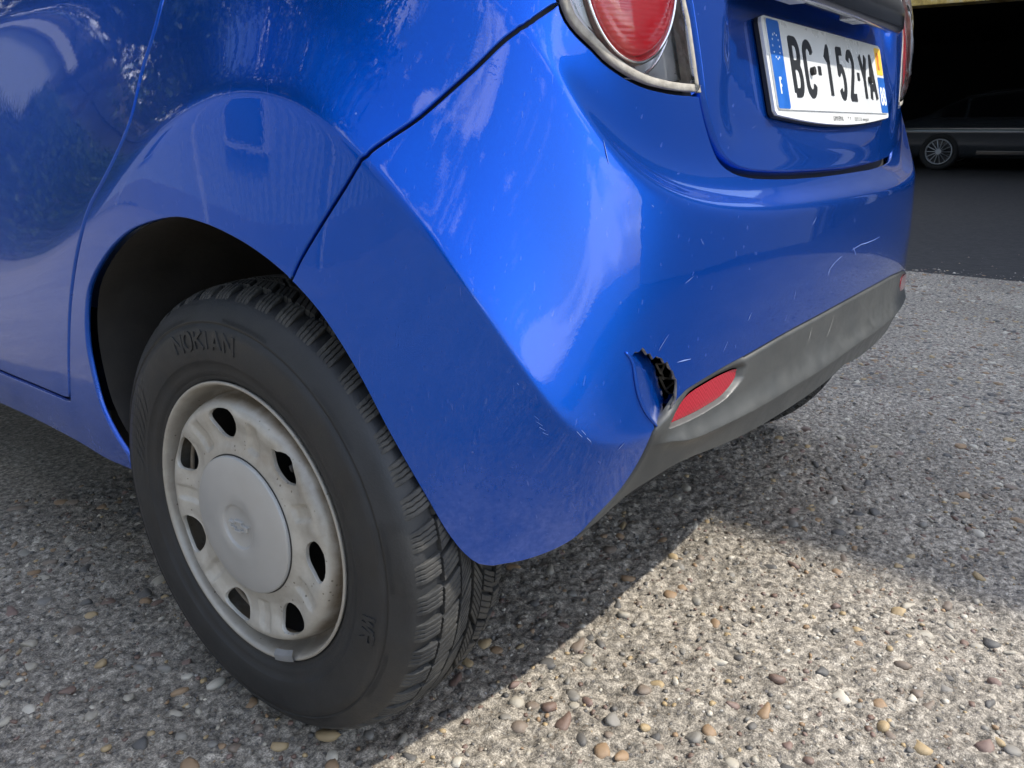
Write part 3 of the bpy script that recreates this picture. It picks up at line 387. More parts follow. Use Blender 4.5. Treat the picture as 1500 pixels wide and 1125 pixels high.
# black void and crushed ribs behind the tear
RAW=plain('raw_plastic_edge',(.19,.17,.145),.7,noise=.5,nscale=200)
Pt2=S(*np.array(T['tear_r']).T); Nt2=SN(*np.array(T['tear_r']).T)
b=MB(); kk=len(Pt2); jag=RNG.uniform(0,1,kk)
In=Pt2-Nt2*.0012+(PT.mean(0)-Pt2)*(.005+.05*jag[:,None]**3); b.add(np.vstack([Pt2-Nt2*.0002,In,In-Nt2*.0018]),[(i+r*kk,i+1+r*kk,i+1+(r+1)*kk,i+(r+1)*kk) for r in (0,1) for i in range(kk-1)])
b.make('torn_edge',RAW,CAR,True)
cT=(PT.mean(0)+Pt2.mean(0))/2; nT=NT.mean(0); nT/=np.linalg.norm(nT); rT=np.cross([0,0,1.],nT); rT/=np.linalg.norm(rT); uT=np.array([0,0,1.])
if rT[0]<0: rT=-rT
b=MB(); B0=cT-nT*.11
Q=[B0+rT*(a*.080+.01)+uT*c*.085 for a,c in ((-1,-1),(1,-1),(1,1),(-1,1))]; Fq=[q+nT*.062 for q in Q]; b.add(Q+Fq,[(0,1,2,3),(0,1,5,4),(1,2,6,5),(2,3,7,6),(3,0,4,7)]); b.make('bumper_cavity',BLACK,CAR)
for P in T['X_rib']:
    b=MB(); b.bar(P[0],P[-1],.0013,6); b.make('broken_rib',RAW,CAR)
SCR=plain('scuffed_paint',(.20,.27,.50),.6)
for L_,nmat in ((T['X_scratch'],SCR),(T['X_trim_scratch'],plain('scuffed_plastic',(.34,.34,.32),.7))):
    for P in L_:
        P=np.array(P); n=len(P); Tn=np.gradient(P,axis=0); Tn/=np.linalg.norm(Tn,axis=1)[:,None]+1e-9; vw=P-np.array([.6,-2.,.6]); Sd=np.cross(Tn,vw); Sd/=np.linalg.norm(Sd,axis=1)[:,None]+1e-9
        w=(.00055*np.sin(np.pi*np.linspace(.12,.9,n))*RNG.uniform(.6,1.3,n))[:,None]; Pc_=P+Sd*RNG.uniform(-.0004,.0004,n)[:,None]
        o=obj('scratch',np.vstack([Pc_-Sd*w,Pc_+Sd*w]),[(i,i+1,n+i+1,n+i) for i in range(n-1)],nmat,CAR)
b=MB(); b.bar(T['X_shard'][0],T['X_shard'][-1],.008,10,0,.0045); b.make('paint_shard',PAINT,CAR)
# ---------------- tail lamps
FRAME=plain('weathered_lamp_frame',(.37,.345,.30),.75,noise=.3,nscale=90,bump=.4,bscale=260,dust=.4,dustcol=(.16,.12,.08,1))
CHR=plain('lamp_chrome',(.75,.75,.76),.16,metal=1); CHR2=plain('lamp_grey_bowl',(.42,.43,.45),.28,metal=.55,noise=.15,nscale=14)
REDL,t_,b_=newmat('red_lamp_lens'); tc_=N_(t_,'ShaderNodeTexCoord'); wv=N_(t_,'ShaderNodeTexWave',{'Vector':tc_.outputs['Object'],'Scale':62,'Distortion':0},wave_type='BANDS',bands_direction='Z')
b_.inputs['Base Color'].default_value=(.78,.010,.022,1); b_.inputs['Roughness'].default_value=.12; b_.inputs['Coat Weight'].default_value=1; b_.inputs['Transmission Weight'].default_value=.0
bp_=N_(t_,'ShaderNodeBump',{'Strength':.5,'Distance':.001,'Height':wv.outputs['Fac']}); t_.links.new(bp_.outputs[0],b_.inputs['Normal'])
REDD=plain('dark_red_bowl',(.30,.004,.008),.2,metal=.6)
lamp=T['lamp_low']+T['lamp_right'][1:]+[(14.25,.10),(13.9,.03),(12.7,.03),(12.1,.03),(11.9,.35),(12.02,.9)]
def ell_uv(cu,cv,ru,rv,n=48): return [(cu+ru*math.cos(a),cv+rv*math.sin(a)) for a in np.linspace(0,2*math.pi,n,endpoint=False)]
LE=None
def lampset(uvl,m):
    L0=link('tail_lamp',None,CAR) if False else thing('tail_lamp',None,None,parent=CAR); L0['label']='red and clear tail lamp in a weathered frame above the left bumper corner' if not m else 'far tail lamp bulging past the tailgate edge'
    uv=dens(clean(uvl)); a=inset(uv,S,SN,.0025); n=len(a)
    P0,N0,O0=frames(a,S,SN); R=[P0-N0*.004,P0+N0*.002,P0-O0*.0008+N0*.0027,P0-O0*.0072+N0*.0028,P0-O0*.0077+N0*.002,P0-O0*.0078-N0*.018]
    V=np.vstack(R); F=[(i+r*n,(i+1)%n+r*n,(i+1)%n+(r+1)*n,i+(r+1)*n) for r in range(5) for i in range(n)]
    obj('lamp_frame',V,F,FRAME,L0,True)
    inn=inset(a,S,SN,.0075)
    panel('lamp_bowl',inn,CHR2,L0,gap=0,du=.05,dv=.1,lip=.001,off=-.016)
    # clear cover bulges outwards
    c0=inn.mean(0)
    def bul(u,v):
        d=np.full(len(u),9.); K=np.array([.11,.16])
        P=np.c_[u,v]*K; LL=inn*K
        for i in range(len(LL)):
            p=LL[i-1];e=LL[i]-p; t=np.clip(((P-p)@e)/(e@e+1e-12),0,1); d=np.minimum(d,np.hypot(*(P-p-t[:,None]*e).T))
        return .017*(1-np.exp(-(d/.035)))
    def LSf(u,v):
        u=np.atleast_1d(u).astype(float);v=np.atleast_1d(v).astype(float); return S(u,v)+SN(u,v)*(.003+bul(u,v))[:,None]
    def LSn(u,v,h=6e-3):
        p=LSf(u+h,v)-LSf(u-h,v); q=LSf(u,v+h)-LSf(u,v-h); n_=np.cross(q,p); return n_/np.linalg.norm(n_,axis=1)[:,None]
    panel('clear_cover',inn,CLEAR,L0,LSf,LSn,gap=0,du=.06,dv=.1,lip=.006)
    # round red unit: axis along the local normal
    cu,cv=(13.35,.33) if not m else (2*CU-13.35,.33)
    Pc=S([cu],[cv])[0];Nc=SN([cu],[cv])[0]; Nc=np.array([-.30 if not m else .30,-.93,.16]); Nc/=np.linalg.norm(Nc); R_=np.cross([0,0,1.],Nc);R_/=np.linalg.norm(R_);U_=np.cross(Nc,R_)
    Pc=LAMPC if not m else np.array([1.6-LAMPC[0],LAMPC[1],LAMPC[2]])
    def ring(prof,a,bz,name,mat,cap=False,seg=64):
        V=[];F=[]
        for (r,h) in prof:
            for t in np.linspace(0,2*math.pi,seg,endpoint=False): V.append(Pc+R_*a*r*math.cos(t)+U_*bz*r*math.sin(t)+Nc*h)
        for j in range(len(prof)-1):
            for i in range(seg): F.append((j*seg+i,j*seg+(i+1)%seg,(j+1)*seg+(i+1)%seg,(j+1)*seg+i))
        if cap: V.append(Pc+Nc*prof[-1][1]); F+=[((len(prof)-1)*seg+i,(len(prof)-1)*seg+(i+1)%seg,len(V)-1) for i in range(seg)]
        return obj(name,V,F,mat,L0,True)
    A,B=.058,.082
    ring([(1.12,-.014),(1.10,.002),(1.06,.004),(1.02,.000),(1.0,-.004)],A,B,'chrome_ring',CHR)
    ring([(1.0,-.004),(.99,.003),(.94,.008),(.90,.0075),(.86,.009),(.70,.012),(.45,.0145),(.2,.0155)],A,B,'red_lens',REDL,True)
    ring([(.98,-.006),(.6,-.012),(.2,-.016)],A,B,'red_bowl',REDD,True)
    ring([(1.27,-.018),(1.25,-.010),(1.22,-.010),(1.20,-.018)],A,B,'bowl_rim',CHR)
    return L0
# ---------------- numberplate and garnish
PC=np.array([.8,-.3995,.8326]); ti=.2577; PU=np.array([0,math.sin(ti),math.cos(ti)]); PN=np.array([0,-math.cos(ti),math.sin(ti)]); PX=np.array([1.,0,0])
def pp(x,y,h=0): return PC+PX*x*.001+PU*y*.001+PN*h*.001
def flat(name,poly,h0,h1,mat,parent,label=None):
    n=len(poly); V=[pp(x,y,h1) for x,y in poly]+[pp(x,y,h0) for x,y in poly]
    r=delaunay_2d_cdt([Vector(p) for p in poly],[(i,(i+1)%n) for i in range(n)],[],1,1e-7); tr=[list(f) for f in r[2]]
    A=sum(poly[i-1][0]*poly[i][1]-poly[i][0]*poly[i-1][1] for i in range(n))
    if A<0: tr=[t[::-1] for t in tr]
    F=tr+[(i,(i+1)%n,n+(i+1)%n,n+i)[::(-1 if A>0 else 1)] for i in range(n)]
    return obj(name,V,F,mat,parent,False)
def rrect(x0,y0,x1,y1,r,k=5):
    P=[]
    for cx,cy,a0 in ((x1-r,y1-r,0),(x0+r,y1-r,90),(x0+r,y0+r,180),(x1-r,y0+r,270)):
        for a in np.linspace(a0,a0+90,k): P.append((cx+r*math.cos(math.radians(a)),cy+r*math.sin(math.radians(a))))
    return P
def strokes(paths,w,jn=10):
    V=[];Fc=[]
    for p in paths:
        for i in range(len(p)-1):
            a=np.array(p[i]);b=np.array(p[i+1]);d=b-a;l=np.linalg.norm(d)
            if l<1e-6: continue
            n=np.array([-d[1],d[0]])/l*w/2; k=len(V); V+=[a+n,a-n,b-n,b+n]; Fc.append([k,k+1,k+2,k+3])
        for q in p[1:-1]:
            k=len(V); V+=[np.array(q)+w/2*np.array([math.cos(t),math.sin(t)]) for t in np.linspace(.1,.1+2*math.pi,jn,endpoint=False)]; Fc.append(list(range(k,k+jn)))
    r=delaunay_2d_cdt([Vector(v) for v in V],[],Fc,1,1e-5); vs=[tuple(v) for v in r[0]]; F=[list(f) for f,of in zip(r[2],r[5]) if len(of)]
    ec={}
    for f in F:
        for i in range(len(f)): e=(f[i],f[(i+1)%len(f)]); ec[e]=1
    be=[e for e in ec if (e[1],e[0]) not in ec]
    return vs,F,be
def arc(cx,cy,rx,ry,a0,a1,n=10): return [(cx+rx*math.cos(math.radians(a)),cy+ry*math.sin(math.radians(a))) for a in np.linspace(a0,a1,n)]
GL={ # width .5, height 1 centre-line glyphs
'B':[[(0,0),(0,1),(.28,1)]+arc(.28,.77,.20,.23,90,-90)+[(0,.54)],[(.24,.54)]+arc(.28,.27,.22,.27,90,-90)+[(0,0)]],
'C':[arc(.25,.78,.25,.22,10,180)+[(0,.25)]+arc(.25,.22,.25,.22,180,350)],
'1':[[(.02,.76),(.24,1),(.24,0)]],
'5':[[(.46,1),(.06,1),(.03,.52)]+arc(.24,.33,.25,.30,125,-60)+arc(.22,.22,.22,.22,-75,-165,5)],
'2':[arc(.25,.77,.24,.23,170,-20)+[(.38,.50),(.02,0),(.5,0)]],
'Y':[[(0,1),(.25,.48),(.5,1)],[(.25,.48),(.25,0)]],
'A':[[(0,0),(.25,1),(.5,0)],[(.08,.28),(.42,.28)]],
'-':[[(.0,.5),(.24,.5)]],
'F':[[(0,0),(0,1),(.42,1)],[(0,.54),(.34,.54)]],
'8':[arc(.25,.76,.20,.24,90,450,16),arc(.25,.27,.24,.27,90,450,16)],
'N':[[(0,0),(0,1),(.5,0),(.5,1)]],'O':[arc(.25,.5,.25,.5,90,450,18)],'K':[[(0,0),(0,1)],[(.48,1),(0,.45)],[(.14,.6),(.5,0)]],'I':[[(.1,0),(.1,1)]],
'W':[[(0,1),(.14,0),(.28,.8),(.42,0),(.56,1)]],'R':[[(0,0),(0,1),(.26,1)]+arc(.26,.76,.20,.24,90,-90)+[(0,.52)],[(.22,.52),(.48,0)]],
}
def word(name,glyphs,w,h0,h1,mat,parent):
    """glyphs: (char,x,y,width,height) in mm on the plate"""
    b=MB()
    for ch,x,y,gw,gh in glyphs:
        ps=[[(x+q[0]*2*gw,y+q[1]*gh) for q in p] for p in GL[ch]]; vs,F,be=strokes(ps,w); n=len(vs)
        b.add([pp(vx,vy,h1) for vx,vy in vs]+[pp(vx,vy,h0) for vx,vy in vs],F+[(a,c,c+n,a+n)[::-1] for a,c in be])
    return b.make(name,mat,parent)
WHT=plain('plate_white',(.74,.75,.74),.28,coat=.4,noise=.04,nscale=12,dust=.12); PB=plain('plate_black',(.02,.022,.026),.35); BLU=plain('plate_blue',(.012,.12,.46),.35,coat=.3,noise=.1); YEL=plain('plate_yellow',(.85,.52,.06),.4); WH2=plain('plate_print_white',(.8,.82,.85),.4); FRW=plain('plate_holder_white',(.68,.68,.66),.35,noise=.06,dust=.15)
NP=thing('number_plate',None,None,parent=CAR)
hold=[(-269,50),(-266,56),(-258,58),(258,58),(265,56),(268,50),(268,-56),(264,-61),(240,-63)]+[(x,-63-10*(1-(x/235)**2)) for x in np.linspace(225,-225,16)]+[(-240,-63),(-262,-61),(-268,-56)]
hold=hold[::-1]
flat('plate_holder',hold,-5,0,FRW,NP)
flat('plate_holder_edge',[(x*1.006,y*1.015-.6) for x,y in hold],-9,-4,BLACK,NP)
flat('plate_face',rrect(-260,-55,260,55,6),.0,2.0,WHT,NP)
flat('country_band',rrect(-259,-54,-217,54,4),2.0,2.5,BLU,NP)
flat('region_band',rrect(219,-54,259,4,3),2.0,2.5,BLU,NP); flat('region_emblem_field',rrect(221,8,257,52,3),2.0,2.5,YEL,NP)
b=MB()
for i in range(12):
    a=math.radians(30*i); cx,cy=-238+11.5*math.cos(a),22+11.5*math.sin(a)*1.35
    st=[(cx+(2.0 if k%2==0 else .85)*math.cos(math.radians(90+36*k)),cy+(2.0 if k%2==0 else .85)*math.sin(math.radians(90+36*k))) for k in range(10)]
    b.add([pp(x,y,2.8) for x,y in st],[tuple(range(10))])
b.make('star_ring',WH2,NP)
word('country_letter',[('F',-243,-36,7,19)],3.4,2.5,2.9,WH2,NP)
word('region_number',[('8',224,-40,12,26),('8',241,-40,12,26)],4.6,2.5,2.9,WH2,NP)
EMB=plain('emblem_red',(.55,.16,.03),.5); word('region_emblem',[('R',230,16,8,26)],5,2.5,2.9,EMB,NP)
reg=[('B',-187,-33,28,66),('C',-136,-33,29,66),('-',-86,-33,26,66),('1',-50,-33,30,66),('5',8,-33,26,66),('2',57,-33,28,66),('-',102,-33,24,66),('Y',124,-33,32,66),('A',169,-33,32,66)]
word('registration_characters',reg,12,2.0,2.9,PB,NP)
def plain_text(name,s,x,y,size,mat,parent,h=.5,sx=1.0):
    cu=bpy.data.curves.new(name,'FONT'); cu.body=s; cu.size=size; cu.resolution_u=2
    o=bpy.data.objects.new(name,cu); COL.objects.link(o); dg=bpy.context.evaluated_depsgraph_get(); me=bpy.data.meshes.new_from_object(o.evaluated_get(dg)); bpy.data.objects.remove(o)
    V=[pp(x+v.co.x*sx,y+v.co.y,h) for v in me.vertices]; F=[list(p.vertices) for p in me.polygons]
    return obj(name,V,F,mat,parent,False)
plain_text('dealer_lettering','GAMA EPINAL',-42,-67.5,9.5,PB,NP,.6,.82); plain_text('dealer_phone','03.29.31.31.30   www.gama.fr',62,-67.5,8.2,PB,NP,.6,.80)
plain_text('dealer_mark','+  o',28,-66,10,PB,NP,.6,1)
for x in (-116,166): b=MB(); b.bar(pp(x,-3,1.5),pp(x,-3,7.5),.0056,16); b.make('plate_screw_cap',BLACK,NP,False)
# chrome and black garnish above the plate
GAR=plain('dark_garnish',(.03,.035,.05),.25,coat=.5); GCH=plain('garnish_chrome',(.24,.25,.30),.22,metal=1)
b=MB(); n=25
xs=np.linspace(.44,1.10,n); V=[];F=[]
prof=[(-.375,.925),(-.385,.915),(-.410,.906),(-.432,.901),(-.440,.908),(-.438,.935),(-.420,.965),(-.375,.985)]
for x in xs:
    e=max(0,abs(x-.77)-.20)/.13; 
    for y,z in prof: V.append((x,-.38+(y+.38)*(1-.75*e*e)+.05*e*e*.2,z+.012*e*e))
m_=len(prof); mi=[]
for i in range(n-1):
    for j in range(m_-1): F.append((i*m_+j,(i+1)*m_+j,(i+1)*m_+j+1,i*m_+j+1)); mi.append(0 if j<3 else 1)
F+= [tuple(range(m_)),tuple(range((n-1)*m_,n*m_))[::-1]]; mi+=[0,0]
obj('tailgate_handle_strip',V,F,[GAR,GCH],CAR,True,None,mi)
for x in (.50,.76):
    b=MB(); b.box((x,-.430,.9000),(x+.06,-.408,.9075)); edge_soft(b.make('plate_lamp',CHR2,CAR),.002)
# lamps now that the plate exists
LAMPC=np.array(LAMP_CENTRE)
lampset(lamp,False); lampset(mir(lamp),True)
# ---------------- wheel arch liners, floor pan, greenhouse
WY,WZ=.0135,.293
def liner(sign):
    b=MB(); R=.366; seg=56; xs_=[0,.12,.3,.5,.75,1.0]; V=[];F=[]
    AP=S(*np.array(T['arch2'][::-1]+T['arch'][::-1]).T); aA=np.degrees(np.arctan2(AP[:,2]-WZ,-(AP[:,1]-WY))); rA=np.hypot(AP[:,2]-WZ,AP[:,1]-WY); o_=np.argsort(aA); aA,rA,xA=aA[o_],rA[o_],AP[o_,0]
    for fx in xs_:
        for t in np.linspace(7,178,seg):
            x0=float(np.interp(t,aA,xA))+.016; x=x0+(.32-x0)*fx; r=float(np.interp(t,aA,rA))-.001+(.012 if 35<t<165 else 0)*min(fx*3,1); r-=.022*fx*(1-sst(np.array([(t-12)/30]))[0]); bump=0
            V.append((x if sign>0 else 1.6-x, WY-(r+bump)*math.cos(math.radians(t)), WZ+.004+(r+bump)*math.sin(math.radians(t))))
    for i in range(len(xs_)-1):
        for j in range(seg-1): F.append((i*seg+j,i*seg+j+1,(i+1)*seg+j+1,(i+1)*seg+j))
    b.add(V,F)
    k=(len(xs_)-1)*seg; x=xs_[-1]; c=len(b.V); b.V.append((x if sign>0 else 1.6-x,WY,WZ)); b.F+=[(k+j,k+j+1,c) for j in range(seg-1)]; b.M+=[0]*(seg-1)
    o=b.make('wheel_arch_liner',LINER,CAR,True)
    if sign>0:
        # pressed boss at the rear of the liner
        b=MB(); ce=np.array([.16,WY-.02,WZ+.352]); V=[];F=[]
        ang=math.radians(88)
        def at(x,a,h): r=R-.008-h; return (x,WY-r*math.cos(a),WZ+.004+r*math.sin(a))
        P=[]; 
        for h,sc in ((-.004,1.0),(.004,.93),(.004,.86),(-.001,.78)):
            for t in np.linspace(0,2*math.pi,28,endpoint=False):
                ex=math.copysign(abs(math.cos(t))**.6,math.cos(t)); ey=math.copysign(abs(math.sin(t))**.8,math.sin(t)); P.append(at(.17+.045*sc*ex,math.radians(68)+.19*sc*ey,h))
        for r in range(3):
            for i in range(28): F.append((r*28+i,r*28+(i+1)%28,(r+1)*28+(i+1)%28,(r+1)*28+i))
        b.add(P,F); b.make('liner_boss',LINER,CAR,True)
liner(1); liner(-1)
b=MB(); b.box((.30,-.36,.33),(1.30,2.95,.40)); b.box((.07,.42,.27),(1.53,2.0,.34)); b.make('floor_pan',BLACK,CAR)
WIN=plain('tinted_window',(.01,.012,.014),.05,coat=1); 
def loft(name,secs,mat,closed=True,parent=CAR):
    m=len(secs[0]); V=[p for s in secs for p in s]; F=[(i*m+j,(i+1)*m+j,(i+1)*m+(j+1)%m,i*m+(j+1)%m) for i in range(len(secs)-1) for j in range(m if closed else m-1)]
    if closed: F+=[tuple(range(m))[::-1],tuple(range((len(secs)-1)*m,len(secs)*m))]
    return obj(name,V,F,mat,parent,True)
def hoop(y,zr,xi,zb=1.015,n=5): 
    L_=[(.10,y,zb),(.135+xi*.5,y,zb+(zr-zb)*.5),(.20+xi,y,zr-.06),(.30+xi,y,zr-.01),(.8,y,zr),(1.3-xi,y,zr-.01),(1.4-xi,y,zr-.06),(1.465-xi*.5,y,zb+(zr-zb)*.5),(1.5,y,zb)]; return L_
o=loft('cabin',[hoop(-.31,1.13,.02),hoop(-.22,1.40,.0),hoop(-.1,1.47,0),hoop(.3,1.50,0),hoop(.8,1.52,0),hoop(1.3,1.50,0),hoop(1.7,1.36,.03),hoop(2.1,1.10,.05)],WIN); edge_soft(o,.02)
rf=[[(x,y,z+.006) for x,y,z in hoop(yy,zz,0)[2:7]] for yy,zz in ((-.30,1.44),(-.1,1.475),(.3,1.505),(.8,1.525),(1.3,1.505),(1.6,1.42))]
loft('roof',rf,PAINT,False)
loft('bonnet',[[(.06,y,1.01-a),(.4,y,1.05-a),(.8,y,1.06-a),(1.2,y,1.05-a),(1.54,y,1.01-a)] for y,a in ((2.05,0),(2.5,.04),(2.8,.12),(3.0,.25),(3.08,.5),(3.06,.7))],PAINT,False)
# ================================================================== wheel
TYRE=plain('tyre_rubber',(.013,.0145,.0165),.55,noise=.3,nscale=25,bump=.22,bscale=420,dust=.20,dustcol=(.075,.072,.068,1))
TREADM=plain('tread_rubber',(.018,.019,.020),.7,noise=.3,nscale=60,bump=.3,bscale=700,dust=.5,dustcol=(.14,.13,.11,1))
m,t,b=newmat('painted_steel_rim'); tc=N_(t,'ShaderNodeTexCoord'); O=tc.outputs['Object']; sp=N_(t,'ShaderNodeSeparateXYZ',{0:O})
cmb=N_(t,'ShaderNodeCombineXYZ',{'X':0.0,'Y':N_(t,'ShaderNodeMath',{0:sp.outputs['Y'],1:WY},operation='SUBTRACT').outputs[0],'Z':N_(t,'ShaderNodeMath',{0:sp.outputs['Z'],1:WZ},operation='SUBTRACT').outputs[0]})
ln=N_(t,'ShaderNodeVectorMath',{0:cmb.outputs[0]},operation='LENGTH')
# brown grime collects in the groove between disc and rim edge
g=N_(t,'ShaderNodeMapRange',{'Value':ln.outputs['Value'],'From Min':.150,'From Max':.159,'To Min':0,'To Max':1}); g2=N_(t,'ShaderNodeMapRange',{'Value':ln.outputs['Value'],'From Min':.160,'From Max':.174,'To Min':1,'To Max':.45})
nz=N_(t,'ShaderNodeTexNoise',{'Vector':O,'Scale':28,'Detail':7,'Roughness':.65}); gm=N_(t,'ShaderNodeMath',{0:g.outputs[0],1:g2.outputs[0]},operation='MULTIPLY')
nr=N_(t,'ShaderNodeMapRange',{'Value':nz.outputs['Fac'],'From Min':.30,'From Max':.55,'To Min':.45,'To Max':1.0}); gm=N_(t,'ShaderNodeMath',{0:gm.outputs[0],1:nr.outputs[0]},operation='MULTIPLY')
n2=N_(t,'ShaderNodeTexNoise',{'Vector':O,'Scale':9,'Detail':9,'Roughness':.7}); st=N_(t,'ShaderNodeMapRange',{'Value':n2.outputs['Fac'],'From Min':.40,'From Max':.72,'To Min':0.06,'To Max':.75}); 
gm=N_(t,'ShaderNodeMath',{0:gm.outputs[0],1:st.outputs[0]},operation='MAXIMUM')
mixa=N_(t,'ShaderNodeMix',{'Factor':gm.outputs[0],'A':(.47,.455,.41,1),'B':(.17,.135,.095,1)},data_type='RGBA')
vo=N_(t,'ShaderNodeTexVoronoi',{'Vector':O,'Scale':120}); vm=N_(t,'ShaderNodeMapRange',{'Value':vo.outputs['Distance'],'From Min':.20,'From Max':.12,'To Min':0,'To Max':.8}); vc=N_(t,'ShaderNodeMath',{0:nz.outputs['Fac'],1:.545},operation='GREATER_THAN'); vm=N_(t,'ShaderNodeMath',{0:vm.outputs[0],1:vc.outputs[0]},operation='MULTIPLY')
mixb=N_(t,'ShaderNodeMix',{'Factor':vm.outputs[0],'A':mixa.outputs['Result'],'B':(.10,.085,.06,1)},data_type='RGBA'); t.links.new(mixb.outputs['Result'],b.inputs['Base Color'])
b.inputs['Roughness'].default_value=.42; b.inputs['Metallic'].default_value=.15; b.inputs['Coat Weight'].default_value=.25; b.inputs['Coat Roughness'].default_value=.25
RIM=m
CAP=plain('hub_cap_silver',(.42,.42,.41),.36,metal=.25,noise=.04,nscale=20,bump=.05,bscale=900,dust=.18,dustcol=(.30,.28,.24,1))
WH=thing('wheel',None,None,parent=CAR); WH['label']='rear left wheel with grey steel rim and winter tyre'
def lathe(prof,seg,name,mat,parent,closed=False,normals=None):
    n=len(prof); a=np.linspace(0,2*math.pi,seg,endpoint=False); V=[]
    for t in a:
        for x,r in prof: V.append((x,WY-r*math.cos(t),WZ+r*math.sin(t)))
    F=[]
    for i in range(seg):
        j=(i+1)%seg
        for k in range(n-1 if not closed else n): k2=(k+1)%n; F.append((i*n+k,i*n+k2,j*n+k2,j*n+k))
    return obj(name,V,F,mat,parent,True)
def rl(prof,r): # radius -> x lookup
    P=sorted((b_,a_) for a_,b_ in prof); return float(np.interp(r,[p[0] for p in P],[p[1] for p in P]))
SW=[(.030,.178),(.0235,.1805),(.0215,.184),(.0205,.187),(.0200,.1885),(.0185,.1895),(.0165,.196),(.0150,.2055),(.0138,.2062),(.0130,.208),(.0118,.218),(.0112,.228),(.0118,.240),(.0136,.2505),(.0150,.2510),(.0153,.2530),(.0140,.2536),(.0150,.2552),(.0190,.262),(.0232,.2685),(.028,.2745),(.034,.2785),(.042,.2815),(.055,.2838),(.075,.2850),(.105,.2855)]
inner=[(.21-x,r) for x,r in SW[::-1][1:]]
lathe(SW+inner,220,'tyre',TYRE,WH)
def crown(w): # tread top radius against distance from the tyre centre plane (x=.105)
    a=abs(w); return .2935-.0035*(a/.05)**2 if a<.05 else .2900-.0062*((a-.05)/.018)-.006*max(0,(a-.062)/.012)**2
NP_=48; V=[];F=[]
def block(poly_w0,poly_w1,t0,t1,nw,lam,side,skew,zz=.00035,rb=.2835):
    """one tread block cut into lamellae. w from w0..w1, angle t0..t1 (+skew along w)"""
    global V,F
    ws=np.linspace(poly_w0,poly_w1,nw); gap=.0009/.29
    for l in range(lam):
        a0=t0+(t1-t0)*l/lam+(gap/2 if l else 0); a1=t0+(t1-t0)*(l+1)/lam-(gap/2 if l<lam-1 else 0); k=len(V)
        for i,w in enumerate(ws):
            z0=(zz/.29*(1 if i%2 else -1) if l else 0); z1=(zz/.29*(1 if i%2 else -1) if l<lam-1 else 0)
            sk=skew(abs(w)); top=crown(w); b0=min(rb,top-.0015); e=.0009/.29
            for tt,rr in ((a0+z0,b0-.002),(a0+z0,top-.0010),(a0+z0+e,top),(a1+z1-e,top),(a1+z1,top-.0010),(a1+z1,b0-.002)):
                T_=tt+sk; V.append((.105+side*w,WY-rr*math.cos(T_),WZ+rr*math.sin(T_)))
        for i in range(nw-1):
            for j in range(5): F.append((k+i*6+j,k+i*6+j+1,k+(i+1)*6+j+1,k+(i+1)*6+j))
        F.append(tuple(k+j for j in range(6))[::-1]); F.append(tuple(k+(nw-1)*6+j for j in range(6)))
P_=2*math.pi/NP_
sk=lambda w: -(w/.07)*.16+(w/.07)**2*.05
rj=RNG
for s in (-1,1):
    for i in range(NP_):
        o=i*P_+(P_*.5 if s>0 else 0); p=P_*(1+rj.uniform(-.04,.04))
        block(.046,.0772,o+.08*p,o+.72*p,8,4,s,sk)
        if i%2==0: block(.020,.0425,o+.05*p,o+.95*p,7,4,s,lambda w:sk(w)*1.5-.01)
        else: block(.0215,.0425,o+.12*p,o+.88*p,7,4,s,lambda w:sk(w)*1.5-.01)
        if i%2==0: block(.0025,.0175,o+.08*p,o+1.85*p,5,8,s,lambda w:-w*6)
tr_=obj('tread',V,F,TREADM,WH,False); tr_['kind']='stuff'
# fine ribs and shield ring on the shoulder
b=MB()
for i in range(620):
    a=2*math.pi*i/620
    if (i//31)%2: continue
    c=[]
    for r,dx in ((.2555,-.0009),(.2600,-.0009)):
        x=rl(SW,r)
        for da in (-.0022,.0022): c.append((x+dx+.0002,WY-r*math.cos(a+da),WZ+r*math.sin(a+da)))
    b.add(c,[(0,1,3,2)])
for i in range(0):
    a=(i+.12)*P_; c=[]
    for r in (.2605,.266,.2705,.2745):
        x=rl(SW,r)-.0016
        for da in (0,.55*P_): aa=a+da-.06-(.2745-r)*1.2; c.append((x,WY-r*math.cos(aa),WZ+r*math.sin(aa)))
    k=8; d=[(x+.003,y,z) for x,y,z in c]; b.add(c+d,[(0,1,3,2),(2,3,5,4),(4,5,7,6),(0,2,10,8),(2,4,12,10),(4,6,14,12),(1,9,11,3),(3,11,13,5),(5,13,15,7),(0,8,9,1)])
so_=b.make('shoulder_ribs',TYRE,WH,False); so_['kind']='stuff'
def rimtext(name,word_,a_mid,r0,hh,ww,stroke,h=.0011):
    b=MB(); wd=[ww*(.35 if c_=='I' else 1) for c_ in word_]; ga=ww*.36; tot=sum(wd)+ga*(len(wd)-1)
    for i,ch in enumerate(word_):
        ps=[[(q[0]*2*ww,q[1]*hh) for q in p] for p in GL[ch]]; vs,Fs,be=strokes(ps,stroke); n=len(vs); x0=-tot/2+sum(wd[:i])+ga*i-(ww*.15 if ch=='I' else 0); P=[];Q=[]
        for vx,vy in vs:
            r=r0+vy; a=math.radians(a_mid)-(x0+vx)/r0; x=rl(SW,r); P.append((x-h,WY-r*math.cos(a),WZ+r*math.sin(a))); Q.append((x+.001,WY-r*math.cos(a),WZ+r*math.sin(a)))
        b.add(P+Q,[f[::-1] for f in Fs]+[(q,p,p+n,q+n) for p,q in be])
    return b.make(name,TYRE,WH,False)
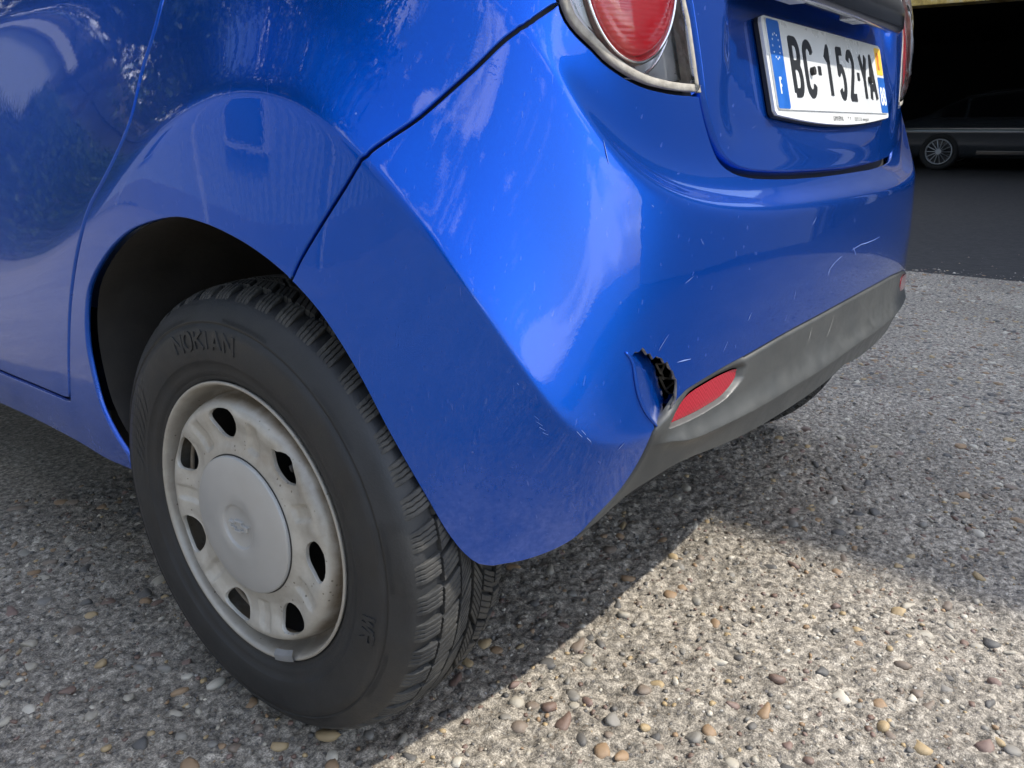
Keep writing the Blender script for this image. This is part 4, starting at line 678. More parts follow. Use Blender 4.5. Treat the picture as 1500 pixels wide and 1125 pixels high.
# angle grows clockwise seen from outside: from the rear over the top towards the front
rimtext('tyre_lettering','NOKIAN',99,.222,.021,.0165,.0042,.0016)
rimtext('tyre_lettering','WR',-14,.220,.018,.015,.0042,.0016)
b=MB()
for j in range(7): # moulded swooshes on the sidewall
    a0=math.radians(150+j*4.0); c=[]
    for s in np.linspace(0,1,9):
        r=.212+.034*s; a=a0-.30*s+.2*s*s; x=rl(SW,r)-.0006; c+=[(x,WY-r*math.cos(a),WZ+r*math.sin(a)),(x,WY-(r+.0012)*math.cos(a+.006),WZ+(r+.0012)*math.sin(a+.006))]
    b.add(c,[(2*i,2*i+1,2*i+3,2*i+2) for i in range(8)])
b.make('sidewall_relief',TYRE,WH,False)
# rim barrel and lip
lathe([(.030,.1765),(.0225,.1802),(.0205,.1812),(.0190,.1805),(.0186,.1785),(.0200,.1768),(.0235,.1752),(.030,.1738),(.040,.1722),(.048,.1700),(.052,.1660),(.054,.1600)],180,'rim_barrel',RIM,WH)
lathe([(.054,.1601),(.060,.152),(.11,.150),(.19,.158),(.19,.175)],90,'inner_barrel',LINER,WH)  # dark material puts the shade inside the rim into the barrel colour
# disc with seven openings
HOLE_A=[math.radians(100.1-51.43*i) for i in range(7)]
def discx(r,a):
    r=np.asarray(r,float); x=np.interp(r,[.0,.085,.095,.105,.122,.136,.145,.151,.1555,.159,.1615,.1625],[.018,.018,.0195,.0215,.0205,.0165,.0160,.0185,.0240,.0320,.042,.052])
    for i in range(7):
        ap=HOLE_A[i]-math.radians(25.7); d=(a-ap+math.pi)%(2*math.pi)-math.pi; t=d*r; w=.0105+.0*(r)
        k=sst((w-np.abs(t))/.0028)*sst((r-.102)/.004)*sst((.146-r)/.012); x=x+.0042*k
        dh=(a-HOLE_A[i]+math.pi)%(2*math.pi)-math.pi; q=np.hypot((r-.129)/.024,dh*r/.028); x=x+.0022*np.exp(-((q-.9)/.30)**2)
    return x
def smoothx(r,a,h=.0012):
    s=0
    for dr,w in ((-h,.25),(0,.5),(h,.25)): s=s+w*discx(np.clip(r+dr,0,.163),a)
    return s
holes=[]
for i,A in enumerate(HOLE_A):
    P=[]
    for t in np.linspace(0,2*math.pi,28,endpoint=False):
        c,s=math.cos(t),math.sin(t); rad=.0195*(abs(c)**2.6+abs(s)**2.6)**(-1/2.6); rr=.129+c*rad*1.0; tg=s*rad*(1.22+.34*c)
        if i==1: tg+=0; 
        P.append((rr,A+tg/.129))
    if i==1: # larger opening with a notch for the valve
        P=[]
        for t in np.linspace(0,2*math.pi,40,endpoint=False):
            c,s=math.cos(t),math.sin(t); rad=.0195*(abs(c)**2.4+abs(s)**2.4)**(-1/2.4); nt_=.0045*math.exp(-((t-.0)/.28)**2)+.0045*math.exp(-((t-2*math.pi)/.28)**2)-.004*math.exp(-((t-.75)/.3)**2); rad+=nt_; P.append((.129+c*rad*.9,A+s*rad*(1.25+.28*c)/.129))
    holes.append(P)
pts=[];edges=[]
def addloop(L):
    k=len(pts); n=len(L)
    for r,a in L: pts.append((-r*math.cos(a),r*math.sin(a)))
    for i in range(n): edges.append((k+i,k+(i+1)%n))
no=160; addloop([(.1625,2*math.pi*i/no) for i in range(no)]); addloop([(.080,2*math.pi*i/80) for i in range(80)])
for h in holes: addloop(h)
hp=[np.array([(-r*math.cos(a),r*math.sin(a)) for r,a in h]) for h in holes]; nb=len(pts)
G=[]
for r in np.concatenate([np.arange(.0835,.147,.0024),np.arange(.148,.1615,.0018)]):
    n=int(2*math.pi*r/.0027); 
    for i in range(n): G.append((-r*math.cos(2*math.pi*(i+.5*(n%2))/n+r*37),r*math.sin(2*math.pi*(i+.5*(n%2))/n+r*37)))
G=np.array(G); bd=np.array(pts)
keep=np.array([((bd-g)**2).sum(1).min()>.0016**2 for g in G]); G=G[keep]
for h in hp: G=G[~inside(G,h)]
allp=np.vstack([bd,G]); r_=delaunay_2d_cdt([Vector(p) for p in allp],edges,[],1,1e-8)
vv=np.array([tuple(v) for v in r_[0]]); tri=np.array([f for f in r_[2] if len(f)==3]); cen=vv[tri].mean(1); ok=np.hypot(*cen.T)>.080
for h in hp: ok&=~inside(cen,h)
tri=tri[ok]; rr=np.hypot(*vv.T); aa=np.arctan2(vv[:,1],-vv[:,0]); V=np.c_[smoothx(rr,aa),WY+vv[:,0],WZ+vv[:,1]]
F=tri.tolist(); V=V.tolist(); VN=None
fn=np.cross(np.array(V)[tri[:,1]]-np.array(V)[tri[:,0]],np.array(V)[tri[:,2]]-np.array(V)[tri[:,0]])
F=[f if n[0]<0 else f[::-1] for f,n in zip(F,fn)]
for h in holes:
    k=len(V); n=len(h)
    c=np.mean([(-r*math.cos(a),r*math.sin(a)) for r,a in h],0)
    for s,dx in ((1.0,0),(.975,.0012),(.965,.0045)):
        for r,a in h:
            p=np.array([-r*math.cos(a),r*math.sin(a)]); p=c+(p-c)*s; V.append((float(smoothx(np.array([r]),np.array([a]))[0])+dx,WY+p[0],WZ+p[1]))
    for q in range(2): F+=[(k+q*n+i,k+q*n+(i+1)%n,k+(q+1)*n+(i+1)%n,k+(q+1)*n+i) for i in range(n)]
bm_o=obj('rim_disc',V,F,RIM,WH,True)
lathe([(.095,.0),(.095,.06),(.092,.115),(.105,.118),(.105,.155)],64,'brake_drum',plain('shade_darkened_iron',(.010,.009,.009),.7,noise=.3,nscale=40),WH)  # drum colour darkened to carry the shade seen through the disc openings
# hub cap
capp=[(.020,.0888),(.0150,.0890),(.0140,.0884),(.0134,.0865),(.0112,.070),(.0090,.045),(.0083,.0300),(.0088,.0288),(.0112,.0278),(.0116,.0265),(.0112,.0)]
lathe(capp,120,'hub_cap',CAP,WH)
GRV=plain('cap_gap',(.03,.028,.025),.8); lathe([(.0186,.0908),(.0178,.0902),(.0178,.0893),(.0200,.0889)],120,'cap_groove',GRV,WH)
bow=[(-17,-2.2),(-14.5,3.8),(-6.5,3.8),(-5.2,7),(7.2,7),(6.2,3.8),(17,3.8),(14.5,-2.6),(6.5,-2.6),(5.2,-6),(-7.2,-6),(-6,-2.4)]
def bowp(s,x): return [(x,WY-a*.00105*s,WZ+b_*.00105*s) for a,b_ in [(p[0]*math.cos(-.0)-p[1]*0,p[1]) for p in bow]]
n=len(bow); V=bowp(1.2,.0125)+bowp(1.14,.0078)+bowp(.80,.0078)+bowp(.74,.0108); F=[]
for q in range(3): F+=[(q*n+i,q*n+(i+1)%n,(q+1)*n+(i+1)%n,(q+1)*n+i) for i in range(n)]
F.append(tuple(range(3*n,4*n))); o=obj('cap_emblem',V,F,CAP,WH,False); edge_soft(o,.0003,2)
b=MB(); a=HOLE_A[1]-.06; vr=.146; b.bar((.055,WY-vr*math.cos(a),WZ+vr*math.sin(a)),(.022,WY-(vr-.008)*math.cos(a),WZ+(vr-.008)*math.sin(a)),.0042,12); b.make('valve',BLACK,WH,True)
b=MB(); c=[]
for s in np.linspace(0,1,9):
    a=math.radians(-64-13*s)
    for r,x in ((.1815,.0185),(.180,.0150),(.172,.0150),(.1665,.020)): c.append((x,WY-r*math.cos(a),WZ+r*math.sin(a)))
b.add(c,[(i*4+j,i*4+j+1,(i+1)*4+j+1,(i+1)*4+j) for i in range(8) for j in range(3)]); edge_soft(b.make('balance_weight',plain('lead_grey',(.20,.205,.21),.5,noise=.2),WH,True),.0008)
# other three wheels, copies
def copy_wheel(dy,flip):
    w=WH.copy(); COL.objects.link(w); 
    for ch in WH.children:
        c=ch.copy(); COL.objects.link(c); c.parent=w
    w['label']='wheel on the far side of the blue car' if flip else 'front left wheel of the blue car'
    base=Vector((-.8,-1.2,0))
    if flip:
        w.rotation_euler=(0,0,math.pi); w.location=Vector((.8,WY+WY+dy-1.2+1.2,0))
        w.location=Vector((1.6,2*WY+dy,0))+base-( Matrix.Rotation(math.pi,4,'Z')@Vector((0,0,0))) 
        for ch in w.children: ch.location=Vector((0,0,0))
    else:
        w.location=base+Vector((0,dy,0))
        for ch in w.children: ch.location=Vector((0,0,0))
    return w
for dy,f in ((2.375,False),(0,True),(2.375,True)): copy_wheel(dy,f)
# ================================================================== ground
def hash2(ix,iy,s):
    h=(ix.astype(np.int64)*374761393+iy.astype(np.int64)*668265263+s*982451653)&0x7fffffff; h=((h^(h>>13))*1274126177)&0x7fffffff; return ((h^(h>>16))&0xffff)/65535.0
def vnoise(x,y,s=0):
    ix=np.floor(x);iy=np.floor(y);fx=x-ix;fy=y-iy;fx=fx*fx*(3-2*fx);fy=fy*fy*(3-2*fy); h=lambda a,b:hash2(ix+a,iy+b,s)
    return (h(0,0)*(1-fx)+h(1,0)*fx)*(1-fy)+(h(0,1)*(1-fx)+h(1,1)*fx)*fy
def fbm(x,y,o=4,s=0,g=.5): return sum(g**i*(vnoise(x*2**i,y*2**i,s+i)-.5) for i in range(o))
def gh(x,y): # mortar relief in metres
    a=fbm(x*3,y*3,2,5)*.006; b_=fbm(x*38,y*38,3,11,.6); c=vnoise(x*150,y*150,31)-.5; r=np.abs(fbm(x*75,y*75,2,41))
    return a+b_*.0076+c*.0026-r*.0036
m,t,b=newmat('exposed_aggregate_concrete'); tc=N_(t,'ShaderNodeTexCoord'); O=tc.outputs['Object']
n1=N_(t,'ShaderNodeTexNoise',{'Vector':O,'Scale':80,'Detail':10,'Roughness':.76}); n2=N_(t,'ShaderNodeTexNoise',{'Vector':O,'Scale':2.2,'Detail':5,'Roughness':.6}); n3=N_(t,'ShaderNodeTexNoise',{'Vector':O,'Scale':420,'Detail':3,'Roughness':.6})
rp1=N_(t,'ShaderNodeValToRGB',{0:n1.outputs['Fac']}); e=rp1.color_ramp.elements; e[0].position=.36; e[0].color=(.045,.040,.033,1); e[1].position=.64; e[1].color=(.52,.465,.385,1); q=e.new(.50); q.color=(.235,.208,.17,1)
sp1=N_(t,'ShaderNodeMapRange',{'Value':n3.outputs['Fac'],'From Min':.35,'From Max':.68,'To Min':.62,'To Max':1.5}); sc1=N_(t,'ShaderNodeVectorMath',{0:rp1.outputs[0],'Scale':sp1.outputs[0]},operation='SCALE')
pt=N_(t,'ShaderNodeMapRange',{'Value':n2.outputs['Fac'],'From Min':.35,'From Max':.65,'To Min':.80,'To Max':1.18}); sc2=N_(t,'ShaderNodeVectorMath',{0:sc1.outputs[0],'Scale':pt.outputs[0]},operation='SCALE')
vs_=N_(t,'ShaderNodeTexVoronoi',{'Vector':O,'Scale':150}); gr=N_(t,'ShaderNodeValToRGB',{0:vs_.outputs['Color']}); gr.color_ramp.interpolation='CONSTANT'; ge=gr.color_ramp.elements; ge[0].color=(.10,.09,.085,1); ge[1].position=.85; ge[1].color=(.62,.60,.56,1)
for p_,c_ in ((.25,(.20,.15,.10)),(.45,(.30,.28,.25)),(.65,(.14,.13,.13))): qq=ge.new(p_); qq.color=(*c_,1)
vd=N_(t,'ShaderNodeMapRange',{'Value':vs_.outputs['Distance'],'From Min':.42,'From Max':.30,'To Min':0,'To Max':.75}); vg=N_(t,'ShaderNodeMath',{0:n1.outputs['Fac'],1:.47},operation='LESS_THAN'); vd=N_(t,'ShaderNodeMath',{0:vd.outputs[0],1:vg.outputs[0]},operation='MULTIPLY')
mxg=N_(t,'ShaderNodeMix',{'Factor':vd.outputs[0],'A':sc2.outputs[0],'B':gr.outputs[0]},data_type='RGBA'); t.links.new(mxg.outputs['Result'],b.inputs['Base Color']); b.inputs['Roughness'].default_value=.85
ad=N_(t,'ShaderNodeMath',{0:n1.outputs['Fac'],1:n3.outputs['Fac']},operation='ADD'); ad=N_(t,'ShaderNodeMath',{0:ad.outputs[0],1:vd.outputs[0]},operation='ADD')
bp=N_(t,'ShaderNodeBump',{'Strength':.8,'Distance':.003,'Height':ad.outputs[0]}); t.links.new(bp.outputs[0],b.inputs['Normal']); GROUND=m
def grid(x0,x1,y0,y1,d,hf):
    nx=int((x1-x0)/d)+1;ny=int((y1-y0)/d)+1; X,Y=np.meshgrid(np.linspace(x0,x1,nx),np.linspace(y0,y1,ny),indexing='ij'); V=np.c_[X.ravel(),Y.ravel(),hf(X,Y).ravel()]
    i=np.arange(nx-1)[:,None]*ny+np.arange(ny-1)[None]; F=np.stack([i,i+ny,i+ny+1,i+1],-1).reshape(-1,4); return V,F
def fastobj(name,V,F,mat,parent=None,smooth=True,mi=None,mats=None):
    m=bpy.data.meshes.new(name); nv,nf,k=len(V),len(F),F.shape[1]; m.vertices.add(nv); m.vertices.foreach_set('co',np.asarray(V,np.float32).ravel()); m.loops.add(nf*k); m.loops.foreach_set('vertex_index',F.astype(np.int32).ravel()); m.polygons.add(nf); m.polygons.foreach_set('loop_start',np.arange(0,nf*k,k,dtype=np.int32)); m.polygons.foreach_set('use_smooth',np.full(nf,smooth))
    for a in (mats or [mat]): m.materials.append(a)
    if mi is not None: m.polygons.foreach_set('material_index',np.asarray(mi,np.int32))
    m.update(calc_edges=True); return link(name,m,parent)
NX0,NX1,NY0,NY1=-.9,2.0,-1.15,1.0; FX1,FY0,FY1=4.40,-2.2,3.2
def fade(x,y,x0,x1,y0,y1,w=.05): return np.clip(np.minimum.reduce([x-x0,x1-x,y-y0,y1-y])/w,0,1)
V1,F1=grid(NX0,NX1,NY0,NY1,.0042,lambda x,y:gh(x,y)*fade(x,y,NX0,NX1,NY0,NY1)-.0015)
# one sheet: fine near patch plus a coarse surround that meets it edge to edge
V2=[];F2=[]
def quadgrid(x0,x1,y0,y1,d):
    global V2,F2
    V,F=grid(x0,x1,y0,y1,d,lambda x,y:np.full(x.shape,-.0015)+0*x); 
    k=sum(len(v) for v in V2); V2.append(V); F2.append(F+k)
quadgrid(NX1,FX1,FY0,FY1,.3); quadgrid(-9,NX0,-6,9,.5); quadgrid(NX0,NX1,-6,NY0,.5); quadgrid(NX0,NX1,NY1,9,.5); quadgrid(NX1,FX1,-6,FY0,.5); quadgrid(NX1,FX1,FY1,9,.5)
V2=np.vstack(V2);F2=np.vstack(F2)
YARD=fastobj('concrete_yard',np.vstack([V1,V2]),np.vstack([F1,F2+len(V1)]),GROUND); tag(YARD,'rough grey exposed aggregate concrete the blue car stands on',None,None,'structure')
# pebbles
def ico(sub):
    import bmesh
    bm=bmesh.new(); bmesh.ops.create_icosphere(bm,subdivisions=sub,radius=1); V=np.array([v.co[:] for v in bm.verts]); F=np.array([[v.index for v in f.verts] for f in bm.faces]); bm.free(); return V,F
IC={1:ico(1),2:ico(2),3:ico(3)}
PC_=[(.080,.074,.068),(.17,.125,.09),(.27,.165,.08),(.14,.078,.055),(.37,.33,.26),(.54,.49,.40),(.20,.185,.16),(.38,.27,.13),(.055,.053,.052),(.17,.10,.078),(.25,.23,.19)]
PM=[plain('pebble_%s'%n,c,.55,noise=.22,nscale=130,bump=.25,bscale=600,dust=.45,dustcol=(.27,.25,.22,1)) for n,c in zip(['slate','brown','ochre','rust','beige','cream','grey','tan','black','maroon','ash'],PC_)]
PW=np.array([.12,.15,.10,.09,.12,.06,.10,.09,.06,.07,.05]); PW/=PW.sum()
def stone(sub,seed):
    r=np.random.default_rng(seed); V,F=IC[sub]; V=V.copy(); 
    for _ in range(5): d=r.normal(size=3); d/=np.linalg.norm(d); V*= (1+ .13*np.sin(2.6*(V@d)+r.uniform(0,6)))[:,None]
    if r.random()<.4: d=r.normal(size=3); d/=np.linalg.norm(d); k=V@d; V-=np.clip(k-.55,0,9)[:,None]*d
    V*=np.array([1,r.uniform(.58,.95),r.uniform(.40,.62)]); return V,F
ST={s:[stone(s,100*s+i) for i in range(14)] for s in (1,2,3)}
def scatter(n,x0,x1,y0,y1,rmin,rmax,pw,seed,reject=None):
    r=np.random.default_rng(seed); x=r.uniform(x0,x1,n);y=r.uniform(y0,y1,n); R=rmin*(rmax/rmin)**(r.random(n)**pw); a=r.uniform(0,6.283,n)*1.0; a=np.where(r.random(n)<.5,a,r.normal(.5,.5,n)); c=r.choice(len(PM),n,p=PW); k=r.integers(0,14,n); sk=r.uniform(-.62,-.12,n)
    return [dict(x=X,y=Y,r=Q,a=A,c=C,k=K,s=S_) for X,Y,Q,A,C,K,S_ in zip(x,y,R,a,c,k,sk)]
def visible(x,y,z=0):
    d=np.array([x,y,z])-np.array(CAM); w=d@np.array(fw); 
    if w<.05: return 0,0,0
    rt=np.array([math.sin(YAW),-math.cos(YAW),0]); up=np.cross(rt,np.array(fw)); return 750+1202.8*(d@rt)/w,562.5-1202.8*(d@up)/w,w
big=scatter(7500,-.75,2.6,-1.1,1.0,.0045,.0155,2.4,3)
# thin out overlaps
cell={};keep=[]
for s in sorted(big,key=lambda q:-q['r']):
    ok=True; ci,cj=int(s['x']//.03),int(s['y']//.03)
    for i in (-1,0,1):
        for j in (-1,0,1):
            for o in cell.get((ci+i,cj+j),[]):
                if math.hypot(o['x']-s['x'],o['y']-s['y'])<(o['r']+s['r'])*.8: ok=False
    if ok: cell.setdefault((ci,cj),[]).append(s); keep.append(s)
big=keep
def imp(s):
    px,py,w=visible(s['x'],s['y'])
    return s['r']/w if (w>0 and -10<px<1510 and 0<py<1135) and not (150<px<700 and py<830) else 0
big.sort(key=lambda s:-imp(s)); solo=big[:300]; rest_=big[300:]
lib={}
for i,s in enumerate(solo):
    key=(s['k'],s['c'])
    if key not in lib: V,F=ST[2][s['k']]; lib[key]=meshd('pebble',V,F.tolist(),PM[s['c']],True)
    o=bpy.data.objects.new('pebble',lib[key]); COL.objects.link(o); o.parent=YARD; hz=float(gh(np.array([s['x']]),np.array([s['y']]))[0])
    o.location=(s['x'],s['y'],hz*.6-.001+s['r']*(-.06+s['s']*.30)); o.scale=(s['r'],)*3; o.rotation_euler=(s['s']*.4,s['s']*.3,s['a'])
def mass(name,L,sub,label):
    Vs=[];Fs=[];M=[];k=0
    xs=np.array([s['x'] for s in L]);ys=np.array([s['y'] for s in L]); H=gh(xs,ys)*((xs<NX1)&(xs>NX0)&(ys>NY0)&(ys<NY1))
    for s,h in zip(L,H):
        V,F=ST[sub][s['k']]; c,q=math.cos(s['a']),math.sin(s['a']); P=V*s['r']; P=np.c_[P[:,0]*c-P[:,1]*q,P[:,0]*q+P[:,1]*c,P[:,2]]+np.array([s['x'],s['y'],h*.6-.001+s['r']*(-.06+s['s']*.30)])
        Vs.append(P);Fs.append(F+k);k+=len(P);M+= [s['c']]*len(F)
    o=fastobj(name,np.vstack(Vs),np.vstack(Fs),None,YARD,True,M,PM); tag(o,label,None,None,'stuff'); return o
small=scatter(9000,-.8,2.0,-1.1,.9,.0022,.0062,1.5,9)
mass('small_pebbles',rest_+small,1,None)
far=scatter(8500,2.0,FX1+.12,-1.6,2.3,.005,.016,1.6,12)
gr_=scatter(1400,FX1-.02,5.6,-1.4,2.6,.004,.012,1.6,21); gr_=[s for s in gr_ if RNG.random()<math.exp(-(s['x']-FX1)/.30)]
mass('distant_pebbles',far+gr_,1,None)
# apron in front of the hall and the wider ground
ASPH=plain('shade_darkened_asphalt',(.008,.008,.010),.85,noise=.4,nscale=22,bump=.9,bscale=90,dust=.45,dustcol=(.040,.038,.036,1))  # asphalt colour taken near black to stand in for the hall roof's shade
o=obj('asphalt_apron',[(4.38,-6,.0),(30,-6,.0),(30,40,0),(4.32,40,0),(4.38,-6,-.01)],[(0,1,2,3)],ASPH); tag(o,'shade-darkened asphalt between the concrete yard and the hall',None,None,'structure')
FARG=plain('dusty_ground',(.17,.16,.14),.9,noise=.25,nscale=3,bump=.5,bscale=60)
o=obj('ground',[(-300,-300,-.03),(300,-300,-.03),(300,300,-.03),(-300,300,-.03)],[(0,1,2,3)],FARG); tag(o,'wide dusty ground around the yard',None,None,'structure')
# ================================================================== hall with a dark opening
WALLM=plain('rendered_wall',(.30,.28,.24),.85,noise=.15,nscale=2,bump=.3,bscale=40)
DARKW=plain('near_black_wall',(.012,.013,.016),.9,noise=.3,nscale=2)  # near-black colour puts the hall's indoor shade into its walls
LINT,t,b=newmat('yellow_flaking_beam'); tc=N_(t,'ShaderNodeTexCoord'); n1=N_(t,'ShaderNodeTexNoise',{'Vector':tc.outputs['Object'],'Scale':5,'Detail':9,'Roughness':.75}); r1=N_(t,'ShaderNodeValToRGB',{0:n1.outputs['Fac']}); e=r1.color_ramp.elements; e[0].position=.36; e[0].color=(.20,.13,.05,1); e[1].position=.64; e[1].color=(.62,.55,.36,1); q=e.new(.5); q.color=(.55,.38,.10,1); t.links.new(r1.outputs[0],b.inputs['Base Color']); b.inputs['Roughness'].default_value=.8
HALL=thing('garage_hall','dark open garage hall with a yellowed beam over its wide opening','building',(13,2,0))
b=MB(); b.box((13.0,-5.98,2.62),(13.25,19.98,6.4)); b.box((13.0,-6.6,0),(13.25,-5.98,6.4)); b.box((13.0,19.98,0),(13.25,20.6,6.4)); edge_soft(b.make('front_wall',WALLM,HALL),.01)
b=MB(); b.box((12.96,-6.0,2.36),(13.30,20.0,2.60)); edge_soft(b.make('opening_beam',LINT,HALL),.01)
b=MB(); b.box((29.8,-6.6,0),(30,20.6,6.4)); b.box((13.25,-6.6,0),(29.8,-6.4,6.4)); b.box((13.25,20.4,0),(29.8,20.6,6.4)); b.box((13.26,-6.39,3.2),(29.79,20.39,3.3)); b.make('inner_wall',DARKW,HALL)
b=MB(); b.box((12.8,-6.8,6.4),(30.2,20.8,6.6)); b.make('roof',WALLM,HALL)
# ================================================================== dark car in the hall
DKP=plain('dark_car_paint',(.022,.025,.029),.22,coat=1); DKG=plain('dark_car_glass',(.004,.004,.005),.05,coat=1); ALY=plain('alloy_grey',(.30,.31,.33),.35,metal=.6); DT=plain('dark_tyre',(.012,.012,.012),.8)
C2=thing('dark_estate_car','dark low car with multi-spoke alloy wheels parked inside the shaded hall','car',(16.9,.4,0))
X0,X1=16.0,17.75
top=[(2.72,.55),(2.70,.72),(2.55,.84),(2.30,.92),(1.95,1.10),(1.60,1.26),(1.25,1.335),(.7,1.36),(.0,1.35),(-.5,1.28),(-1.1,1.02),(-1.35,.93),(-2.0,.86),(-2.3,.72),(-2.38,.5)]
secs=[]
def sidepts(y,zt):
    zs=min(zt,.80+.0*y); return [(X0+.06,y,.22),(X0+.01,y,.30),(X0,y,.45),(X0+.005,y,min(.62,zs)),(X0-.012,y,min(.70,zs)),(X0+.05,y,min(.78,zs)),(X0+.10,y,min(.86,zt)),(X0+.28,y,max(min(1.20,zt-.04),min(.86,zt))),(X0+.36,y,zt)]
for y,z in top:
    L_=sidepts(y,z); secs.append(L_+[(X0+X1-x,yy,zz) for x,yy,zz in L_[::-1]])
loft('body',secs,DKP,True,C2)
for sgn,xb in ((1,X0+.085),(-1,X1-.085)):
    b=MB(); 
    for y0,y1 in ((1.98,1.62),(1.56,.62),(.56,-.42)):
        pts_=[(y0,.90),(y0,min(np.interp(y0,[-1.1,-.5,0,.7,1.25,1.6,1.95],[1.0,1.24,1.30,1.31,1.28,1.20,1.05]),1.31)),(y1,np.interp(y1,[-1.1,-.5,0,.7,1.25,1.6,1.95],[1.0,1.24,1.30,1.31,1.28,1.20,1.05])),(y1,.90)]
        b.add([(xb+sgn*((z-.86)*.53)-sgn*.012,y,z) for y,z in pts_],[(0,1,2,3)])
    b.make('side_window',DKG,C2)
b=MB(); b.bar((X0-.004,2.1,.88),(X0+.085,-.9,.875),.008,6); b.bar((X0+.27,1.7,1.235),(X0+.30,.7,1.345),.007,6); b.bar((X0+.30,.7,1.345),(X0+.29,-.4,1.30),.007,6); b.make('trim_and_roof_highlight',CHR,C2)  # roofline bars are a highlight added as bright chrome; the belt bar is trim
b=MB(); b.box((X0-.012,.52,.40),(X0-.002,.528,.78)); b.box((X0-.03,1.33,.28),(X0-.002,-.95,.32)); b.make('door_edge',DKG,C2)
def bgwheel(x,y,s):
    w=thing('wheel',None,None,parent=C2); cz=.315
    def ringp(prof,name,mat,seg=40):
        V=[(x+s*px,y+r*math.cos(t),cz+r*math.sin(t)) for px,r in prof for t in np.linspace(0,2*math.pi,seg,endpoint=False)]; k=len(prof)
        return obj(name,V,[(i*seg+j,i*seg+(j+1)%seg,(i+1)*seg+(j+1)%seg,(i+1)*seg+j) for i in range(k-1) for j in range(seg)],mat,w,True)
    ringp([(.02,.215),(-.012,.24),(-.012,.29),(.02,.315),(.2,.315)],'tyre',DT); ringp([(.01,.222),(-.02,.218),(-.02,.200),(.03,.196)],'rim',ALY)
    b=MB()
    for i in range(14):
        a=2*math.pi*i/14; b.bar((x-s*.016,y+.035*math.cos(a),cz+.035*math.sin(a)),(x-s*.014,y+.202*math.cos(a),cz+.202*math.sin(a)),.009,5)
    b.bar((x+s*.0,y,cz),(x-s*.024,y,cz),.045,18); b.make('spokes',ALY,w)
    b=MB(); b.bar((x+s*.03,y,cz),(x+s*.04,y,cz),.2,20); b.make('wheel_well',BLACK,w)
for x,s in ((X0-.012,1),(X1+.012,-1)):
    for y in (1.92,-.75): bgwheel(x,y,s)
C2.location.y+=.42
# ================================================================== buildings the paint reflects
CORR=plain('corrugated_sheet',(.36,.40,.45),.5,metal=.0,noise=.06,nscale=3); CORD=plain('corrugated_edge',(.62,.62,.60),.6)
SHED=thing('corrugated_shed','pale corrugated metal shed to the left of the car','building',(-6,4,0))
n=1500; ys_=np.linspace(-5,13,n); xo=-5.2+.022*np.clip(1.6*np.sin(ys_*2*math.pi/.16),-1,1); V=np.vstack([np.c_[xo,ys_,np.full(n,.35)],np.c_[xo,ys_,np.full(n,3.3)]]); obj('corrugated_wall',V,[(i,i+1,n+i+1,n+i) for i in range(n-1)],CORR,SHED,False)
b=MB(); b.box((-9,-5,0),(-5.24,13,3.28)); b.make('shell',WALLM,SHED); b=MB(); b.box((-5.22,-5,.0),(-5.12,13,.36)); b.make('plinth',WALLM,SHED); b=MB(); b.box((-9.1,-5.1,3.3),(-5.05,13.1,3.55)); b.make('roof_edge',CORD,SHED)
for y in (1.1,4.4,8.6):
    b=MB(); b.box((-5.17,y,1.0),(-5.12,y+.9,2.0)); w=b.make('window',WIN,SHED); b=MB()
    for a_,c_ in (((y-.05,.95),(y,2.05)),((y+.9,.95),(y+.95,2.05)),((y,2.0),(y+.9,2.05)),((y,.95),(y+.9,1.0))): b.box((-5.16,a_[0],a_[1]),(-5.09,c_[0],c_[1]))
    b.make('window_frame',CORD,w)
b=MB(); b.box((-5.20,-3.9,.36),(-5.10,-2.75,3.0)); b.make('added_reflection_slab',DARKW,SHED)  # added dark slab; its reflection stands for the person behind the camera
for y in (-1.2,2.9,6.2,10): b=MB(); b.bar((-4.95,y,0),(-4.95,y,3.5),.035,8); b.make('downpipe',CORD,SHED)
CLAD=plain('ribbed_cladding',(.34,.33,.32),.6,noise=.1,nscale=2); CLD2=plain('dark_cladding_joint',(.05,.05,.055),.7)
WARE=thing('warehouse','tall clad warehouse standing to the right of the yard','building',(8,-8,0))
WX,WH_=5.02,8.2
b=MB(); b.box((WX,-16,0),(24,-2.6,WH_)); b.make('shell',CLAD,WARE); b=MB()
for i in range(40): b=MB(); x=WX+.12+i*.42; b.box((x,-2.598,.0),(x+.10+.05*(i%3),-2.52,WH_-.02)); b.make('pilaster',CLD2,WARE)
for i in range(4): b=MB(); x=WX+.8+2.4*i; b.box((x,-2.515,.0),(x+1.3,-2.46,2.3)); b.make('shutter_door',CORD if i%2 else DARKW,WARE)
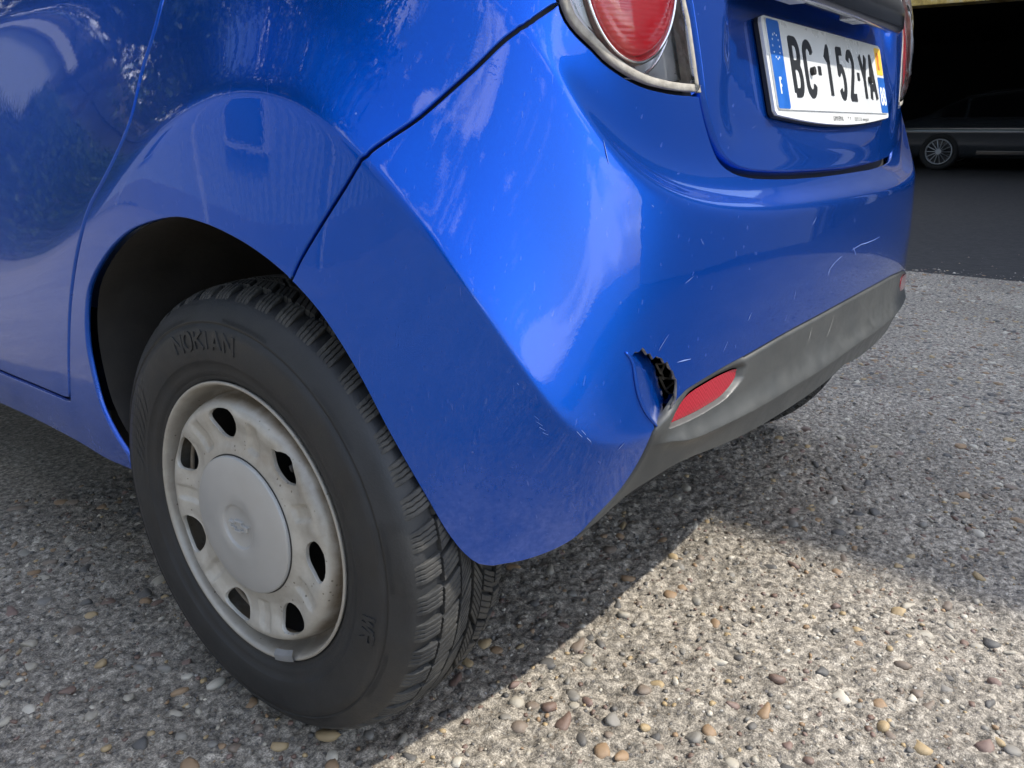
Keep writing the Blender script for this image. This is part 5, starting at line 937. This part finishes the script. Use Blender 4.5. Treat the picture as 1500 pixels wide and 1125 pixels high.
# ================================================================== trees mirrored in the door
BARK=plain('bark',(.06,.045,.035),.9,noise=.3,nscale=20,bump=.6,bscale=60); LEAF=plain('leaf_green',(.035,.075,.018),.55,noise=.35,nscale=6)
def tree(x,y,h,w,seed,label):
    r=np.random.default_rng(seed); T_=thing('broadleaf_tree',label,'tree',(x,y,0),'trees beyond the shed'); b=MB(); b.bar((x,y,0),(x+.1,y,h*.45),.22,10,0,.14); tips=[]
    for i in range(9):
        a=r.uniform(0,6.28); z0=h*r.uniform(.28,.45); e=(x+w*.6*math.cos(a),y+w*.6*math.sin(a),h*r.uniform(.5,.85)); b.bar((x+.06,y,z0),e,.09,6,0,.03); tips.append(e)
    b.bar((x+.1,y,h*.45),(x,y,h*.9),.14,8,0,.03); tips+=[(x,y,h*.9),(x,y,h*.7)]; b.make('trunk',BARK,T_)
    cl=[np.array(t_)+r.normal(0,.5,3) for t_ in tips for _ in range(5)]; P=[]
    for c in cl: P.append(c+r.normal(0,1,(170,3))*np.array([.5,.5,.36])*w*.33)
    P=np.vstack(P); n=len(P); s=r.uniform(.11,.22,n)[:,None]; u=r.normal(size=(n,3));u/=np.linalg.norm(u,axis=1)[:,None];v=np.cross(u,r.normal(size=(n,3)));v/=np.linalg.norm(v,axis=1)[:,None]
    V=np.stack([P-u*s,P-v*s*.5,P+u*s,P+v*s*.5],1).reshape(-1,3); F=np.arange(4*n).reshape(-1,4); fastobj('crown',V,F,LEAF,T_,False)
for a in [(-10.5,4.0,13.5,4.4,1,'broadleaf tree behind the near end of the corrugated shed'),(-10.8,9.0,15,4.8,2,'tallest broadleaf tree behind the middle of the shed'),(-10.2,14.5,12.5,4.4,3,'broadleaf tree behind the far end of the shed'),(-6.5,19.5,13.0,4.6,4,'broadleaf tree past the far corner of the shed'),(-1.5,22,14,5.2,5,'broadleaf tree straight ahead of the blue car'),(-9.2,24,15,5.2,6,'broadleaf tree farthest away beyond the shed')]: tree(*a)

# hedge and house added out of view to block bright horizon sky mirrored in the door
r=np.random.default_rng(31); HG=thing('screen_hedge','unseen row of foliage added to block bright sky mirrored in the door','screen_hedge',(-4,16,0))
n=26000; P=np.c_[r.uniform(-9.5,1.2,n),16.5+r.normal(0,.55,n),r.uniform(0,1,n)**.8*3.3+r.normal(0,.12,n)]; s_=r.uniform(.05,.10,n)[:,None]; u=r.normal(size=(n,3));u/=np.linalg.norm(u,axis=1)[:,None]; v=np.cross(u,r.normal(size=(n,3)));v/=np.linalg.norm(v,axis=1)[:,None]
fastobj('foliage',np.stack([P-u*s_,P-v*s_*.5,P+u*s_,P+v*s_*.5],1).reshape(-1,3),np.arange(4*n).reshape(-1,4),LEAF,HG,False)
b=MB()
for x in np.arange(-9.2,1.2,.6): b.bar((x,16.5,0),(x+.1,16.6,2.4),.04,6,0,.02)
b.make('stems',BARK,HG)
HO=thing('screen_house','unseen rendered building added to block bright sky mirrored in the door','screen_house',(-3,30,0))
b=MB(); b.box((-14,27,0),(6,35,6)); b.make('wall',WALLM,HO); b=MB(); b.add([(-14.4,26.6,6),(6.4,26.6,6),(6.4,35.4,6),(-14.4,35.4,6),(-14.4,31,9),(6.4,31,9)],[(0,1,5,4),(2,3,4,5),(1,2,5),(3,0,4)]); b.make('roof',plain('roof_tile',(.08,.08,.085),.8,noise=.2),HO)
for x in (-12,-8.5,-5,-1.5,2):
    for z in (1.0,3.8): b=MB(); b.box((x,26.93,z),(x+1.2,26.99,z+1.3)); b.make('window',WIN,HO)
